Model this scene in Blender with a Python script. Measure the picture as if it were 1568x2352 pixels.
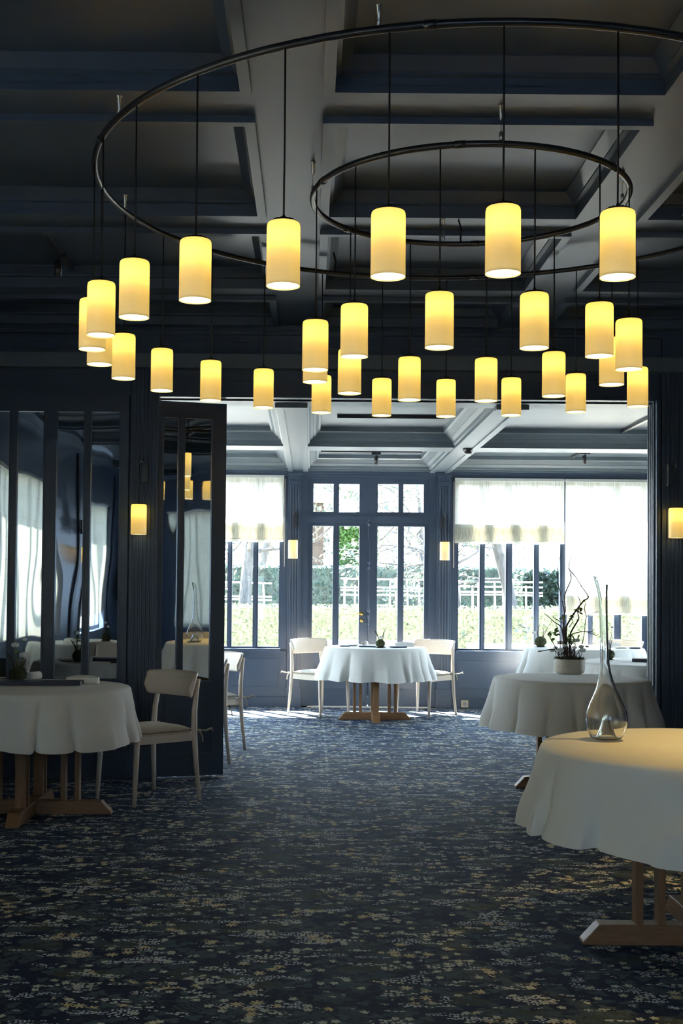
import bpy, math, random
from mathutils import Matrix, Vector
PI = math.pi
random.seed(7)
scn = bpy.context.scene
for o in list(bpy.data.objects):
    bpy.data.objects.remove(o)
COL = scn.collection

# ------------------------------------------------------------------ camera
pitch, roll = 0.0256102, 0.0088917
Fw = Vector((0, math.cos(pitch), math.sin(pitch)))
Up = Vector((0, -math.sin(pitch), math.cos(pitch)))
Rt = Vector((1, 0, 0))
R2 = Rt * math.cos(roll) + Up * math.sin(roll)
U2 = -Rt * math.sin(roll) + Up * math.cos(roll)
cam_d = bpy.data.cameras.new('camera')
cam = bpy.data.objects.new('camera', cam_d)
COL.objects.link(cam)
cam_d.sensor_fit = 'HORIZONTAL'
cam_d.sensor_width = 24.0
cam_d.lens = 2819.22 / 1568 * 24.0
cam_d.shift_x = (784 - 713.07) / 1568
cam_d.shift_y = (1280.3 - 1176) / 1568
cam_d.clip_start = 0.05
cam_d.clip_end = 300
cam.matrix_world = Matrix(((R2.x, U2.x, -Fw.x, 0), (R2.y, U2.y, -Fw.y, 0), (R2.z, U2.z, -Fw.z, 1.34), (0, 0, 0, 1)))
scn.camera = cam

# ------------------------------------------------------------------ light and exposure
SKY = 21.0
SUN = 190.0
LAMP_W = 1.15          # pendant bulbs
scn.view_settings.view_transform = 'Standard'
scn.view_settings.look = 'None'
scn.view_settings.exposure = 0.0
scn.view_settings.gamma = 1.0
scn.view_settings.use_curve_mapping = False
world = bpy.data.worlds.new('sky')
scn.world = world
world.use_nodes = True
wn = world.node_tree
wn.nodes.clear()
wo = wn.nodes.new('ShaderNodeOutputWorld')
wb = wn.nodes.new('ShaderNodeBackground')
wc = wn.nodes.new('ShaderNodeTexCoord')
ws = wn.nodes.new('ShaderNodeSeparateXYZ')
wr = wn.nodes.new('ShaderNodeValToRGB')
wr.color_ramp.elements[0].position = 0.0
wr.color_ramp.elements[0].color = (0.80, 0.91, 1.0, 1)
wr.color_ramp.elements[1].position = 0.7
wr.color_ramp.elements[1].color = (0.42, 0.66, 1.0, 1)
wn.links.new(wc.outputs['Generated'], ws.inputs[0])
wn.links.new(ws.outputs[2], wr.inputs[0])
wn.links.new(wr.outputs[0], wb.inputs['Color'])
wb.inputs['Strength'].default_value = SKY
wn.links.new(wb.outputs[0], wo.inputs[0])
sun_d = bpy.data.lights.new('sun', 'SUN')
sun = bpy.data.objects.new('sun', sun_d)
COL.objects.link(sun)
sun_d.energy = SUN
sun_d.angle = math.radians(0.6)
sun_d.color = (1.0, 0.95, 0.86)
sd = Vector((0.42, -0.62, -1.02)).normalized()      # direction the light travels
sun.rotation_euler = sd.to_track_quat('-Z', 'Y').to_euler()
sun.location = (-6, 24, 20)


def portal(x, y, z, w, h, rot):
    d = bpy.data.lights.new('window_portal', 'AREA')
    d.shape = 'RECTANGLE'
    d.size = w
    d.size_y = h
    d.cycles.is_portal = True
    o = bpy.data.objects.new('window_portal', d)
    COL.objects.link(o)
    o.location = (x, y, z)
    o.rotation_euler = rot


portal(-1.2, 14.28, 1.62, 1.8, 2.0, (-PI / 2, 0, 0))
portal(0.66, 14.28, 1.62, 1.4, 1.95, (-PI / 2, 0, 0))
portal(3.75, 14.28, 1.62, 4.3, 2.0, (-PI / 2, 0, 0))

# ------------------------------------------------------------------ material helpers


def new_mat(name):
    m = bpy.data.materials.new(name)
    m.use_nodes = True
    nt = m.node_tree
    nt.nodes.clear()
    out = nt.nodes.new('ShaderNodeOutputMaterial')
    return m, nt, out


def N(nt, t, **kw):
    n = nt.nodes.new(t)
    for k, v in kw.items():
        if isinstance(k, str) and hasattr(n, k):
            setattr(n, k, v)
    return n


def noise(nt, scale, detail=2, rough=0.5, vec=None, dist=0.0):
    n = nt.nodes.new('ShaderNodeTexNoise')
    n.inputs['Scale'].default_value = scale
    n.inputs['Detail'].default_value = detail
    n.inputs['Roughness'].default_value = rough
    n.inputs['Distortion'].default_value = dist
    if vec is not None:
        nt.links.new(vec, n.inputs['Vector'])
    return n


def mapping(nt, src, scale=(1, 1, 1), loc=(0, 0, 0), rot=(0, 0, 0)):
    m = nt.nodes.new('ShaderNodeMapping')
    m.inputs['Scale'].default_value = scale
    m.inputs['Location'].default_value = loc
    m.inputs['Rotation'].default_value = rot
    nt.links.new(src, m.inputs['Vector'])
    return m.outputs[0]


def ramp(nt, src, stops):
    r = nt.nodes.new('ShaderNodeValToRGB')
    e = r.color_ramp.elements
    while len(e) < len(stops):
        e.new(0.5)
    for i, (p, c) in enumerate(stops):
        e[i].position = p
        e[i].color = (c[0], c[1], c[2], 1)
    nt.links.new(src, r.inputs[0])
    return r.outputs[0]


def mth(nt, op, a, b=None, clamp=False):
    n = nt.nodes.new('ShaderNodeMath')
    n.operation = op
    n.use_clamp = clamp
    for i, v in enumerate((a, b)):
        if v is None:
            continue
        if isinstance(v, (int, float)):
            n.inputs[i].default_value = v
        else:
            nt.links.new(v, n.inputs[i])
    return n.outputs[0]


def mixc(nt, fac, a, b):
    n = nt.nodes.new('ShaderNodeMix')
    n.data_type = 'RGBA'
    if isinstance(fac, (int, float)):
        n.inputs[0].default_value = fac
    else:
        nt.links.new(fac, n.inputs[0])
    for i, v in ((6, a), (7, b)):
        if isinstance(v, tuple):
            n.inputs[i].default_value = (v[0], v[1], v[2], 1)
        else:
            nt.links.new(v, n.inputs[i])
    return n.outputs[2]


def simple(name, col, rough=0.5, metal=0.0, var=0.12, vscale=8.0, bump=0.0, bscale=60.0, sheen=0.0, spec=0.5, stretch=(1, 1, 1), coat=0.0):
    m, nt, out = new_mat(name)
    p = nt.nodes.new('ShaderNodeBsdfPrincipled')
    tc = nt.nodes.new('ShaderNodeTexCoord')
    v = mapping(nt, tc.outputs['Object'], scale=stretch)
    n = noise(nt, vscale, 4, 0.6, v)
    lo = tuple(c * (1 - var) for c in col)
    hi = tuple(min(1, c * (1 + var)) for c in col)
    nt.links.new(ramp(nt, n.outputs[0], [(0.3, lo), (0.7, hi)]), p.inputs['Base Color'])
    p.inputs['Roughness'].default_value = rough
    p.inputs['Metallic'].default_value = metal
    p.inputs['Specular IOR Level'].default_value = spec
    if sheen:
        p.inputs['Sheen Weight'].default_value = sheen
    if coat:
        p.inputs['Coat Weight'].default_value = coat
        p.inputs['Coat Roughness'].default_value = 0.15
    if bump:
        b = nt.nodes.new('ShaderNodeBump')
        b.inputs['Strength'].default_value = bump
        b.inputs['Distance'].default_value = 0.01
        n2 = noise(nt, bscale, 3, 0.6, v)
        nt.links.new(n2.outputs[0], b.inputs['Height'])
        nt.links.new(b.outputs[0], p.inputs['Normal'])
    nt.links.new(p.outputs[0], out.inputs[0])
    return m


PAINT = simple('navy_paint', (0.034, 0.053, 0.090), 0.34, var=0.08, vscale=2.0, bump=0.05, bscale=25, spec=0.5)
PAINT_C_LIT = simple('navy_ceiling_paint_lit', (0.090, 0.120, 0.145), 0.40, var=0.08, vscale=1.5, bump=0.03, bscale=6, spec=0.6)  # front ceiling paint again, its colour lightened to carry the window light
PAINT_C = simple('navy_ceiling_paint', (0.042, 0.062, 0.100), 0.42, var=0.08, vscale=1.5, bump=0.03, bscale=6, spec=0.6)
DARKM = simple('black_metal', (0.012, 0.013, 0.018), 0.32, metal=0.0, var=0.1, spec=0.7)
STEEL = simple('brushed_steel', (0.5, 0.5, 0.5), 0.3, metal=1.0, var=0.05)
CORD = simple('black_fabric_cord', (0.006, 0.006, 0.009), 0.7, var=0.1)
BRASS = simple('polished_brass', (0.75, 0.50, 0.16), 0.2, metal=1.0, var=0.05)
BEECH = simple('pale_beech_wood', (0.72, 0.61, 0.50), 0.45, var=0.10, vscale=6, stretch=(10, 10, 1), bump=0.05, bscale=30)
BEECH_H = simple('pale_beech_veneer', (0.74, 0.64, 0.53), 0.42, var=0.07, vscale=6, stretch=(1, 10, 14), bump=0.03, bscale=30)
OAK = simple('brown_oak_wood', (0.24, 0.130, 0.058), 0.45, var=0.22, vscale=7, stretch=(12, 12, 1), bump=0.08, bscale=30)
OAK_H = simple('brown_oak_beam', (0.24, 0.130, 0.058), 0.45, var=0.22, vscale=7, stretch=(1.5, 1.5, 14), bump=0.08, bscale=30)
CUSH = simple('beige_linen_cushion', (0.50, 0.44, 0.33), 0.9, var=0.06, vscale=40, bump=0.2, bscale=300, sheen=0.3)
CLOTH = simple('white_tablecloth', (0.74, 0.73, 0.68), 0.85, var=0.03, vscale=5, bump=0.06, bscale=400, sheen=0.2)
NAPK = simple('white_napkin', (0.78, 0.76, 0.70), 0.9, var=0.03, vscale=20, bump=0.1, bscale=200)
NAVYCARD = simple('navy_menu_card', (0.02, 0.028, 0.06), 0.5, var=0.1)
CERAM = simple('white_ceramic', (0.80, 0.79, 0.75), 0.25, var=0.02)
POTM = simple('cream_speckled_stoneware', (0.50, 0.47, 0.39), 0.6, var=0.12, vscale=60, bump=0.1, bscale=80)
MOSS = simple('green_moss', (0.050, 0.062, 0.024), 0.95, var=0.6, vscale=45, bump=0.8, bscale=160)
TWIG = simple('brown_twig', (0.045, 0.030, 0.020), 0.8, var=0.3, vscale=50, bump=0.4, bscale=120)
STEMG = simple('green_stem', (0.10, 0.17, 0.05), 0.6, var=0.2)
PETAL = simple('white_petal', (0.82, 0.83, 0.80), 0.6, var=0.04, vscale=40)
LEAFI = simple('fresh_green_leaf', (0.16, 0.26, 0.05), 0.5, var=0.3, vscale=30)
SOCK = simple('beige_plastic', (0.55, 0.48, 0.34), 0.4, var=0.03)
WHITEW = simple('white_limed_wood', (0.75, 0.74, 0.70), 0.8, var=0.1, bump=0.2)
BARK = simple('grey_tree_bark', (0.045, 0.043, 0.040), 0.9, var=0.5, vscale=12, stretch=(3, 3, 0.6), bump=0.8, bscale=25)
STONE = simple('pale_stone', (0.62, 0.60, 0.55), 0.8, var=0.1, bump=0.2)
GRAVEL = simple('pale_gravel', (0.50, 0.48, 0.42), 0.9, var=0.2, vscale=40, bump=0.4)
PLASTER = simple('pale_house_plaster', (0.70, 0.68, 0.62), 0.85, var=0.06)
SHEDW = simple('brown_timber_boards', (0.032, 0.020, 0.012), 0.8, var=0.35, vscale=5, stretch=(9, 9, 0.8), bump=0.3)
ROOFM = simple('slate_roof', (0.16, 0.16, 0.17), 0.8, var=0.3, vscale=10)
DGLASS = simple('dark_window_glass', (0.25, 0.30, 0.34), 0.2, var=0.1)


def leafmat(name, col, var=0.5, scale=6, trans=0.35):
    m, nt, out = new_mat(name)
    tc = nt.nodes.new('ShaderNodeTexCoord')
    n = noise(nt, scale, 5, 0.7, tc.outputs['Object'])
    lo = tuple(c * (1 - var) for c in col)
    hi = tuple(min(1, c * (1 + var)) for c in col)
    c = ramp(nt, n.outputs[0], [(0.35, lo), (0.65, hi)])
    d = nt.nodes.new('ShaderNodeBsdfPrincipled')
    d.inputs['Roughness'].default_value = 0.5
    t = nt.nodes.new('ShaderNodeBsdfTranslucent')
    nt.links.new(c, d.inputs['Base Color'])
    nt.links.new(c, t.inputs['Color'])
    mx = nt.nodes.new('ShaderNodeMixShader')
    mx.inputs[0].default_value = trans
    nt.links.new(d.outputs[0], mx.inputs[1])
    nt.links.new(t.outputs[0], mx.inputs[2])
    nt.links.new(mx.outputs[0], out.inputs[0])
    return m


HEDGE1 = leafmat('light_hedge_leaf', (0.110, 0.120, 0.058), 0.7, 26)
HEDGE2 = leafmat('dark_hedge_leaf', (0.020, 0.038, 0.028), 0.6, 5)
TREEL = leafmat('tree_leaf', (0.042, 0.056, 0.036), 0.5, 3)
IVYL = leafmat('bright_ivy_leaf', (0.062, 0.115, 0.026), 0.5, 3)

# mirror glass, old and wavy
MIRROR, nt, out = new_mat('wavy_mirror_glass')
g = nt.nodes.new('ShaderNodeBsdfPrincipled')
g.inputs['Base Color'].default_value = (0.66, 0.70, 0.74, 1)
g.inputs['Metallic'].default_value = 1.0
g.inputs['Roughness'].default_value = 0.015
tc = nt.nodes.new('ShaderNodeTexCoord')
n1 = noise(nt, 1.0, 1, 0.4, mapping(nt, tc.outputs['Object'], scale=(2.6, 1.0, 0.9)))
bp = nt.nodes.new('ShaderNodeBump')
bp.inputs['Strength'].default_value = 1.0
bp.inputs['Distance'].default_value = 0.0055
nt.links.new(n1.outputs[0], bp.inputs['Height'])
nt.links.new(bp.outputs[0], g.inputs['Normal'])
nt.links.new(g.outputs[0], out.inputs[0])

# window pane: clear thin glass
PANE, nt, out = new_mat('window_glass')
tr = nt.nodes.new('ShaderNodeBsdfTransparent')
tr.inputs[0].default_value = (0.96, 0.98, 0.98, 1)
gl = nt.nodes.new('ShaderNodeBsdfGlossy')
gl.inputs['Roughness'].default_value = 0.01
lw = nt.nodes.new('ShaderNodeFresnel')
lw.inputs[0].default_value = 1.45
mx = nt.nodes.new('ShaderNodeMixShader')
nt.links.new(lw.outputs[0], mx.inputs[0])
nt.links.new(tr.outputs[0], mx.inputs[1])
nt.links.new(gl.outputs[0], mx.inputs[2])
nt.links.new(mx.outputs[0], out.inputs[0])

# real glass for carafe and dishes
GLASS, nt, out = new_mat('clear_blown_glass')
p = nt.nodes.new('ShaderNodeBsdfPrincipled')
p.inputs['Base Color'].default_value = (0.98, 0.99, 0.98, 1)
p.inputs['Transmission Weight'].default_value = 1.0
p.inputs['Roughness'].default_value = 0.0
p.inputs['IOR'].default_value = 1.48
nt.links.new(p.outputs[0], out.inputs[0])


def shade_mat(name, col):
    m, nt, out = new_mat(name)
    tc = nt.nodes.new('ShaderNodeTexCoord')
    n = noise(nt, 30, 3, 0.6, mapping(nt, tc.outputs['Object'], scale=(6, 6, 0.3)))
    c = ramp(nt, n.outputs[0], [(0.3, tuple(x * 0.93 for x in col)), (0.7, col)])
    t = nt.nodes.new('ShaderNodeBsdfTranslucent')
    d = nt.nodes.new('ShaderNodeBsdfPrincipled')
    d.inputs['Roughness'].default_value = 0.3
    d.inputs['Base Color'].default_value = (0.80, 0.76, 0.62, 1)
    nt.links.new(c, t.inputs[0])
    mx = nt.nodes.new('ShaderNodeMixShader')
    mx.inputs[0].default_value = 0.20
    nt.links.new(d.outputs[0], mx.inputs[1])
    nt.links.new(t.outputs[0], mx.inputs[2])
    nt.links.new(mx.outputs[0], out.inputs[0])
    return m


SHADE = shade_mat('lit_porcelain', (1.0, 0.87, 0.43))


def blind_mat(name='sheer_linen_blind', lo=(0.34, 0.33, 0.26), hi=(0.78, 0.76, 0.68), tl=0.5, open_=0.05):
    m, nt, out = new_mat(name)
    tc = nt.nodes.new('ShaderNodeTexCoord')
    v = mapping(nt, tc.outputs['Object'], scale=(60, 60, 1.6))
    n = noise(nt, 3, 5, 0.7, v)
    col = ramp(nt, n.outputs[0], [(0.35, lo), (0.62, hi)])
    # sewn seams every 0.235 m
    sep = nt.nodes.new('ShaderNodeSeparateXYZ')
    nt.links.new(tc.outputs['Object'], sep.inputs[0])
    fr = mth(nt, 'FRACT', mth(nt, 'DIVIDE', sep.outputs[2], 0.236))
    seam = mth(nt, 'LESS_THAN', fr, 0.018)
    col = mixc(nt, mth(nt, 'MULTIPLY', seam, 0.45), col, (0.30, 0.28, 0.22))
    d = nt.nodes.new('ShaderNodeBsdfDiffuse')
    t = nt.nodes.new('ShaderNodeBsdfTranslucent')
    tp = nt.nodes.new('ShaderNodeBsdfTransparent')
    nt.links.new(col, d.inputs[0])
    nt.links.new(col, t.inputs[0])
    m1 = nt.nodes.new('ShaderNodeMixShader')
    m1.inputs[0].default_value = tl
    nt.links.new(d.outputs[0], m1.inputs[1])
    nt.links.new(t.outputs[0], m1.inputs[2])
    m2 = nt.nodes.new('ShaderNodeMixShader')
    m2.inputs[0].default_value = open_
    nt.links.new(m1.outputs[0], m2.inputs[1])
    nt.links.new(tp.outputs[0], m2.inputs[2])
    nt.links.new(m2.outputs[0], out.inputs[0])
    return m


BLIND = blind_mat()
BLIND_D = blind_mat('dense_linen_blind', (0.36, 0.37, 0.31), (0.62, 0.62, 0.52), 0.12, 0.0)


def carpet_mat():
    m, nt, out = new_mat('navy_floral_carpet')
    L = nt.links
    tc = nt.nodes.new('ShaderNodeTexCoord')
    P = tc.outputs['Object']
    warp = noise(nt, 3.0, 2, 0.5, P)
    vm = nt.nodes.new('ShaderNodeVectorMath')
    vm.operation = 'MULTIPLY_ADD'
    vm.inputs[1].default_value = (0.10, 0.10, 0)
    L.new(warp.outputs['Color'], vm.inputs[0])
    L.new(P, vm.inputs[2])
    W = vm.outputs[0]

    def voro(scale, vec, rnd=1.0):
        v = nt.nodes.new('ShaderNodeTexVoronoi')
        v.voronoi_dimensions = '2D'
        v.inputs['Scale'].default_value = scale
        v.inputs['Randomness'].default_value = rnd
        L.new(vec, v.inputs['Vector'])
        return v

    def flower(scale, vec, petals, size, keep, inner=0.35, sharp=1.0, rnd=0.85):
        """mask of star flowers, one per voronoi cell, kept at random"""
        v = voro(scale, vec, rnd)
        sv = nt.nodes.new('ShaderNodeVectorMath')
        sv.operation = 'SUBTRACT'
        L.new(vec, sv.inputs[0])
        L.new(v.outputs['Position'], sv.inputs[1])
        s = nt.nodes.new('ShaderNodeSeparateXYZ')
        L.new(sv.outputs[0], s.inputs[0])
        ang = mth(nt, 'ARCTAN2', s.outputs[1], s.outputs[0])
        sc = nt.nodes.new('ShaderNodeSeparateColor')
        L.new(v.outputs['Color'], sc.inputs[0])
        a = mth(nt, 'ADD', mth(nt, 'MULTIPLY', ang, petals / 2.0), mth(nt, 'MULTIPLY', sc.outputs[1], 6.28))
        pet = mth(nt, 'POWER', mth(nt, 'ABSOLUTE', mth(nt, 'COSINE', a)), sharp)
        rad = mth(nt, 'MULTIPLY', mth(nt, 'ADD', mth(nt, 'MULTIPLY', pet, 1 - inner), inner), size)
        ln = nt.nodes.new('ShaderNodeVectorMath')
        ln.operation = 'LENGTH'
        L.new(sv.outputs[0], ln.inputs[0])
        f = mth(nt, 'LESS_THAN', ln.outputs['Value'], rad)
        k = mth(nt, 'LESS_THAN', sc.outputs[0], keep)
        return mth(nt, 'MULTIPLY', f, k), sc.outputs[2]

    def zone(scale, lo, hi, off, st=(1, 1, 1)):
        n = noise(nt, scale, 2, 0.5, mapping(nt, P, scale=st, loc=off))
        r = nt.nodes.new('ShaderNodeMapRange')
        r.inputs[1].default_value = lo
        r.inputs[2].default_value = hi
        L.new(n.outputs[0], r.inputs[0])
        return r.outputs[0]

    base = ramp(nt, noise(nt, 2.2, 3, 0.6, P).outputs[0], [(0.3, (0.0055, 0.0075, 0.026)), (0.7, (0.009, 0.013, 0.040))])
    # faint stems and tendrils
    rd = noise(nt, 7, 1, 0.5, mapping(nt, W, scale=(0.7, 1.3, 1)))
    st = mth(nt, 'LESS_THAN', mth(nt, 'ABSOLUTE', mth(nt, 'SUBTRACT', rd.outputs[0], 0.5)), 0.011)
    rd2 = noise(nt, 10, 1, 0.5, mapping(nt, W, scale=(1.2, 0.8, 1), loc=(7, 3, 0)))
    st2 = mth(nt, 'LESS_THAN', mth(nt, 'ABSOLUTE', mth(nt, 'SUBTRACT', rd2.outputs[0], 0.52)), 0.012)
    c = mixc(nt, mth(nt, 'MULTIPLY', st, 0.8), base, (0.035, 0.050, 0.065))
    c = mixc(nt, mth(nt, 'MULTIPLY', st2, 0.8), c, (0.030, 0.042, 0.040))
    # big dim leaves with veins
    v1 = flower(5.2, mapping(nt, W, scale=(0.75, 1.25, 1), rot=(0, 0, 0.5)), 2, 0.100, 0.30, 0.18, 0.8)
    wv = nt.nodes.new('ShaderNodeTexWave')
    wv.inputs['Scale'].default_value = 38
    wv.inputs['Distortion'].default_value = 3
    L.new(P, wv.inputs[0])
    vein = mth(nt, 'ADD', mth(nt, 'MULTIPLY', wv.outputs['Fac'], 0.6), 0.4)
    c = mixc(nt, mth(nt, 'MULTIPLY', v1[0], vein), c, (0.070, 0.076, 0.040))
    v2 = flower(8.5, mapping(nt, W, scale=(1, 1, 1), loc=(3, 1, 0), rot=(0, 0, -0.4)), 5, 0.052, 0.42, 0.4, 1.0)
    c = mixc(nt, mth(nt, 'MULTIPLY', v2[0], 0.85), c, (0.052, 0.076, 0.084))
    v3 = flower(17, mapping(nt, W, loc=(9, 4, 0), rot=(0, 0, 0.9)), 3, 0.028, 0.45, 0.4, 1.0)
    c = mixc(nt, mth(nt, 'MULTIPLY', v3[0], 0.9), c, (0.070, 0.100, 0.110))
    # fern sprays
    fern = zone(4.0, 0.58, 0.62, (11, 2, 0))
    wf = nt.nodes.new('ShaderNodeTexWave')
    wf.bands_direction = 'DIAGONAL'
    wf.inputs['Scale'].default_value = 26
    wf.inputs['Distortion'].default_value = 6
    L.new(P, wf.inputs[0])
    fe = mth(nt, 'MULTIPLY', fern, mth(nt, 'GREATER_THAN', wf.outputs['Fac'], 0.62))
    c = mixc(nt, mth(nt, 'MULTIPLY', fe, 0.8), c, (0.085, 0.110, 0.105))
    # clusters of tiny pale florets
    z1 = zone(6.5, 0.585, 0.600, (2, 6, 0), (0.7, 1.9, 1))
    f1 = flower(58, P, 4, 0.0088, 0.80, 0.45, 1.0, 0.8)
    c = mixc(nt, mth(nt, 'MULTIPLY', f1[0], z1), c, (0.66, 0.68, 0.62))
    z2 = zone(6.5, 0.60, 0.61, (21, 9, 0), (0.8, 1.7, 1))
    f2 = flower(78, P, 2, 0.0058, 0.80, 0.5, 1.0, 0.7)
    c = mixc(nt, mth(nt, 'MULTIPLY', f2[0], z2), c, (0.66, 0.70, 0.76))
    # star flowers
    z3 = zone(5.5, 0.585, 0.600, (5, 15, 0))
    f3 = flower(16, mapping(nt, P, loc=(4, 8, 0)), 7, 0.026, 0.85, 0.25, 1.2)
    yel = mixc(nt, f3[1], (0.70, 0.66, 0.46), (0.72, 0.56, 0.28))
    c = mixc(nt, mth(nt, 'MULTIPLY', f3[0], z3), c, yel)
    f4 = flower(22, mapping(nt, P, loc=(1, 2, 0)), 5, 0.017, 0.13, 0.5, 1.0)
    c = mixc(nt, f4[0], c, (0.58, 0.60, 0.48))
    p = nt.nodes.new('ShaderNodeBsdfPrincipled')
    p.inputs['Roughness'].default_value = 0.75
    p.inputs['Specular IOR Level'].default_value = 0.10
    p.inputs['Sheen Weight'].default_value = 0.12
    p.inputs['Sheen Roughness'].default_value = 0.20
    p.inputs['Sheen Tint'].default_value = (0.28, 0.50, 1.0, 1)
    L.new(c, p.inputs['Base Color'])
    b = nt.nodes.new('ShaderNodeBump')
    b.inputs['Strength'].default_value = 0.5
    b.inputs['Distance'].default_value = 0.004
    L.new(noise(nt, 350, 2, 0.6, P).outputs[0], b.inputs['Height'])
    L.new(b.outputs[0], p.inputs['Normal'])
    L.new(p.outputs[0], out.inputs[0])
    return m


CARPET = carpet_mat()

# ------------------------------------------------------------------ mesh helpers


class MB:
    def __init__(s):
        s.v = []
        s.f = []
        s.sm = []

    def add(s, vs, fs, smooth=False):
        o = len(s.v)
        s.v += [tuple(v) for v in vs]
        s.f += [tuple(i + o for i in f) for f in fs]
        s.sm += [smooth] * len(fs)
        return s

    def box(s, x0, x1, y0, y1, z0, z1):
        vs = [(x0, y0, z0), (x1, y0, z0), (x1, y1, z0), (x0, y1, z0), (x0, y0, z1), (x1, y0, z1), (x1, y1, z1), (x0, y1, z1)]
        return s.add(vs, [(0, 3, 2, 1), (4, 5, 6, 7), (0, 1, 5, 4), (1, 2, 6, 5), (2, 3, 7, 6), (3, 0, 4, 7)])

    def prism(s, pts, a, b, axis='y'):
        """pts: 2D polygon (counter-clockwise); extruded from a to b along axis"""
        n = len(pts)
        if axis == 'y':
            f = lambda p, t: (p[0], t, p[1])
        elif axis == 'x':
            f = lambda p, t: (t, p[0], p[1])
        else:
            f = lambda p, t: (p[0], p[1], t)
        vs = [f(p, a) for p in pts] + [f(p, b) for p in pts]
        fs = [tuple(range(n)), tuple(range(2 * n - 1, n - 1, -1))]
        fs += [(i, i + n, (i + 1) % n + n, (i + 1) % n) for i in range(n)]
        return s.add(vs, fs)

    def lathe(s, prof, seg=24, c=(0, 0, 0), cap0=False, cap1=False, smooth=True):
        vs = []
        for r, z in prof:
            for i in range(seg):
                a = 2 * PI * i / seg
                vs.append((c[0] + r * math.cos(a), c[1] + r * math.sin(a), c[2] + z))
        fs = []
        n = len(prof)
        for j in range(n - 1):
            for i in range(seg):
                k = (i + 1) % seg
                fs.append((j * seg + i, j * seg + k, (j + 1) * seg + k, (j + 1) * seg + i))
        s.add(vs, fs, smooth)
        o = len(s.v) - len(vs)
        if cap0:
            s.f.append(tuple(o + i for i in range(seg - 1, -1, -1)))
            s.sm.append(False)
        if cap1:
            s.f.append(tuple(o + (n - 1) * seg + i for i in range(seg)))
            s.sm.append(False)
        return s

    def tube(s, pts, rad, seg=8, caps=True, closed=False):
        pts = [Vector(p) for p in pts]
        n = len(pts)
        rads = rad if isinstance(rad, (list, tuple)) else [rad] * n
        vs = []
        ref = None
        for i, p in enumerate(pts):
            if closed:
                t = pts[(i + 1) % n] - pts[i - 1]
            else:
                t = pts[min(i + 1, n - 1)] - pts[max(i - 1, 0)]
            if t.length < 1e-9:
                t = Vector((0, 0, 1))
            t.normalize()
            if ref is None:
                ref = Vector((0, 0, 1)) if abs(t.z) < 0.9 else Vector((1, 0, 0))
            u = (ref - t * ref.dot(t))
            if u.length < 1e-6:
                u = t.orthogonal()
            u.normalize()
            w = t.cross(u)
            ref = u
            for k in range(seg):
                a = 2 * PI * k / seg
                vs.append(p + (u * math.cos(a) + w * math.sin(a)) * rads[i])
        fs = []
        m = n if closed else n - 1
        for i in range(m):
            j = (i + 1) % n
            for k in range(seg):
                l = (k + 1) % seg
                fs.append((i * seg + k, i * seg + l, j * seg + l, j * seg + k))
        s.add(vs, fs, True)
        o = len(s.v) - len(vs)
        if caps and not closed:
            s.f.append(tuple(o + k for k in range(seg - 1, -1, -1)))
            s.sm.append(False)
            s.f.append(tuple(o + (n - 1) * seg + k for k in range(seg)))
            s.sm.append(False)
        return s

    def ball(s, c, r, seg=10, ring=6, sq=1.0, jit=0.0):
        vs = [(c[0], c[1], c[2] - r * sq)]
        for j in range(1, ring):
            ph = -PI / 2 + PI * j / ring
            for i in range(seg):
                a = 2 * PI * i / seg
                q = r * (1 + random.uniform(-jit, jit))
                vs.append((c[0] + q * math.cos(ph) * math.cos(a), c[1] + q * math.cos(ph) * math.sin(a), c[2] + q * sq * math.sin(ph)))
        vs.append((c[0], c[1], c[2] + r * sq))
        fs = [(0, 1 + (i + 1) % seg, 1 + i) for i in range(seg)]
        for j in range(ring - 2):
            for i in range(seg):
                k = (i + 1) % seg
                fs.append((1 + j * seg + i, 1 + j * seg + k, 1 + (j + 1) * seg + k, 1 + (j + 1) * seg + i))
        l = len(vs) - 1
        fs += [(l, 1 + (ring - 2) * seg + i, 1 + (ring - 2) * seg + (i + 1) % seg) for i in range(seg)]
        return s.add(vs, fs, True)

    def build(s, name, mat, parent=None, loc=None, bevel=0.0, solid=0.0, sub=0, seg=2):
        me = bpy.data.meshes.new(name)
        me.from_pydata(s.v, [], s.f)
        me.polygons.foreach_set('use_smooth', s.sm)
        me.update()
        me.materials.append(mat)
        o = bpy.data.objects.new(name, me)
        COL.objects.link(o)
        if parent is not None:
            o.parent = parent
        if loc is not None:
            o.location = loc
        if solid:
            m = o.modifiers.new('thickness', 'SOLIDIFY')
            m.thickness = solid
            m.offset = 0
        if sub:
            m = o.modifiers.new('smooth', 'SUBSURF')
            m.levels = m.render_levels = sub
        if bevel:
            m = o.modifiers.new('edge', 'BEVEL')
            m.width = bevel
            m.segments = seg
            m.limit_method = 'ANGLE'
        return o


def tag(o, label, cat=None, group=None, kind=None):
    o['label'] = label
    if cat:
        o['category'] = cat
    if group:
        o['group'] = group
    if kind:
        o['kind'] = kind
    return o


def thing(name, label, cat, loc=(0, 0, 0), rz=0.0, group=None):
    o = bpy.data.objects.new(name, None)
    o.empty_display_size = 0.1
    COL.objects.link(o)
    o.location = loc
    o.rotation_euler = (0, 0, rz)
    return tag(o, label, cat, group)


def struct(name, mb, mat, label, cat, parent=None, bevel=0.0):
    o = mb.build(name, mat, parent, bevel=bevel)
    if parent is None:
        tag(o, label, cat, kind='structure')
    return o


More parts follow.
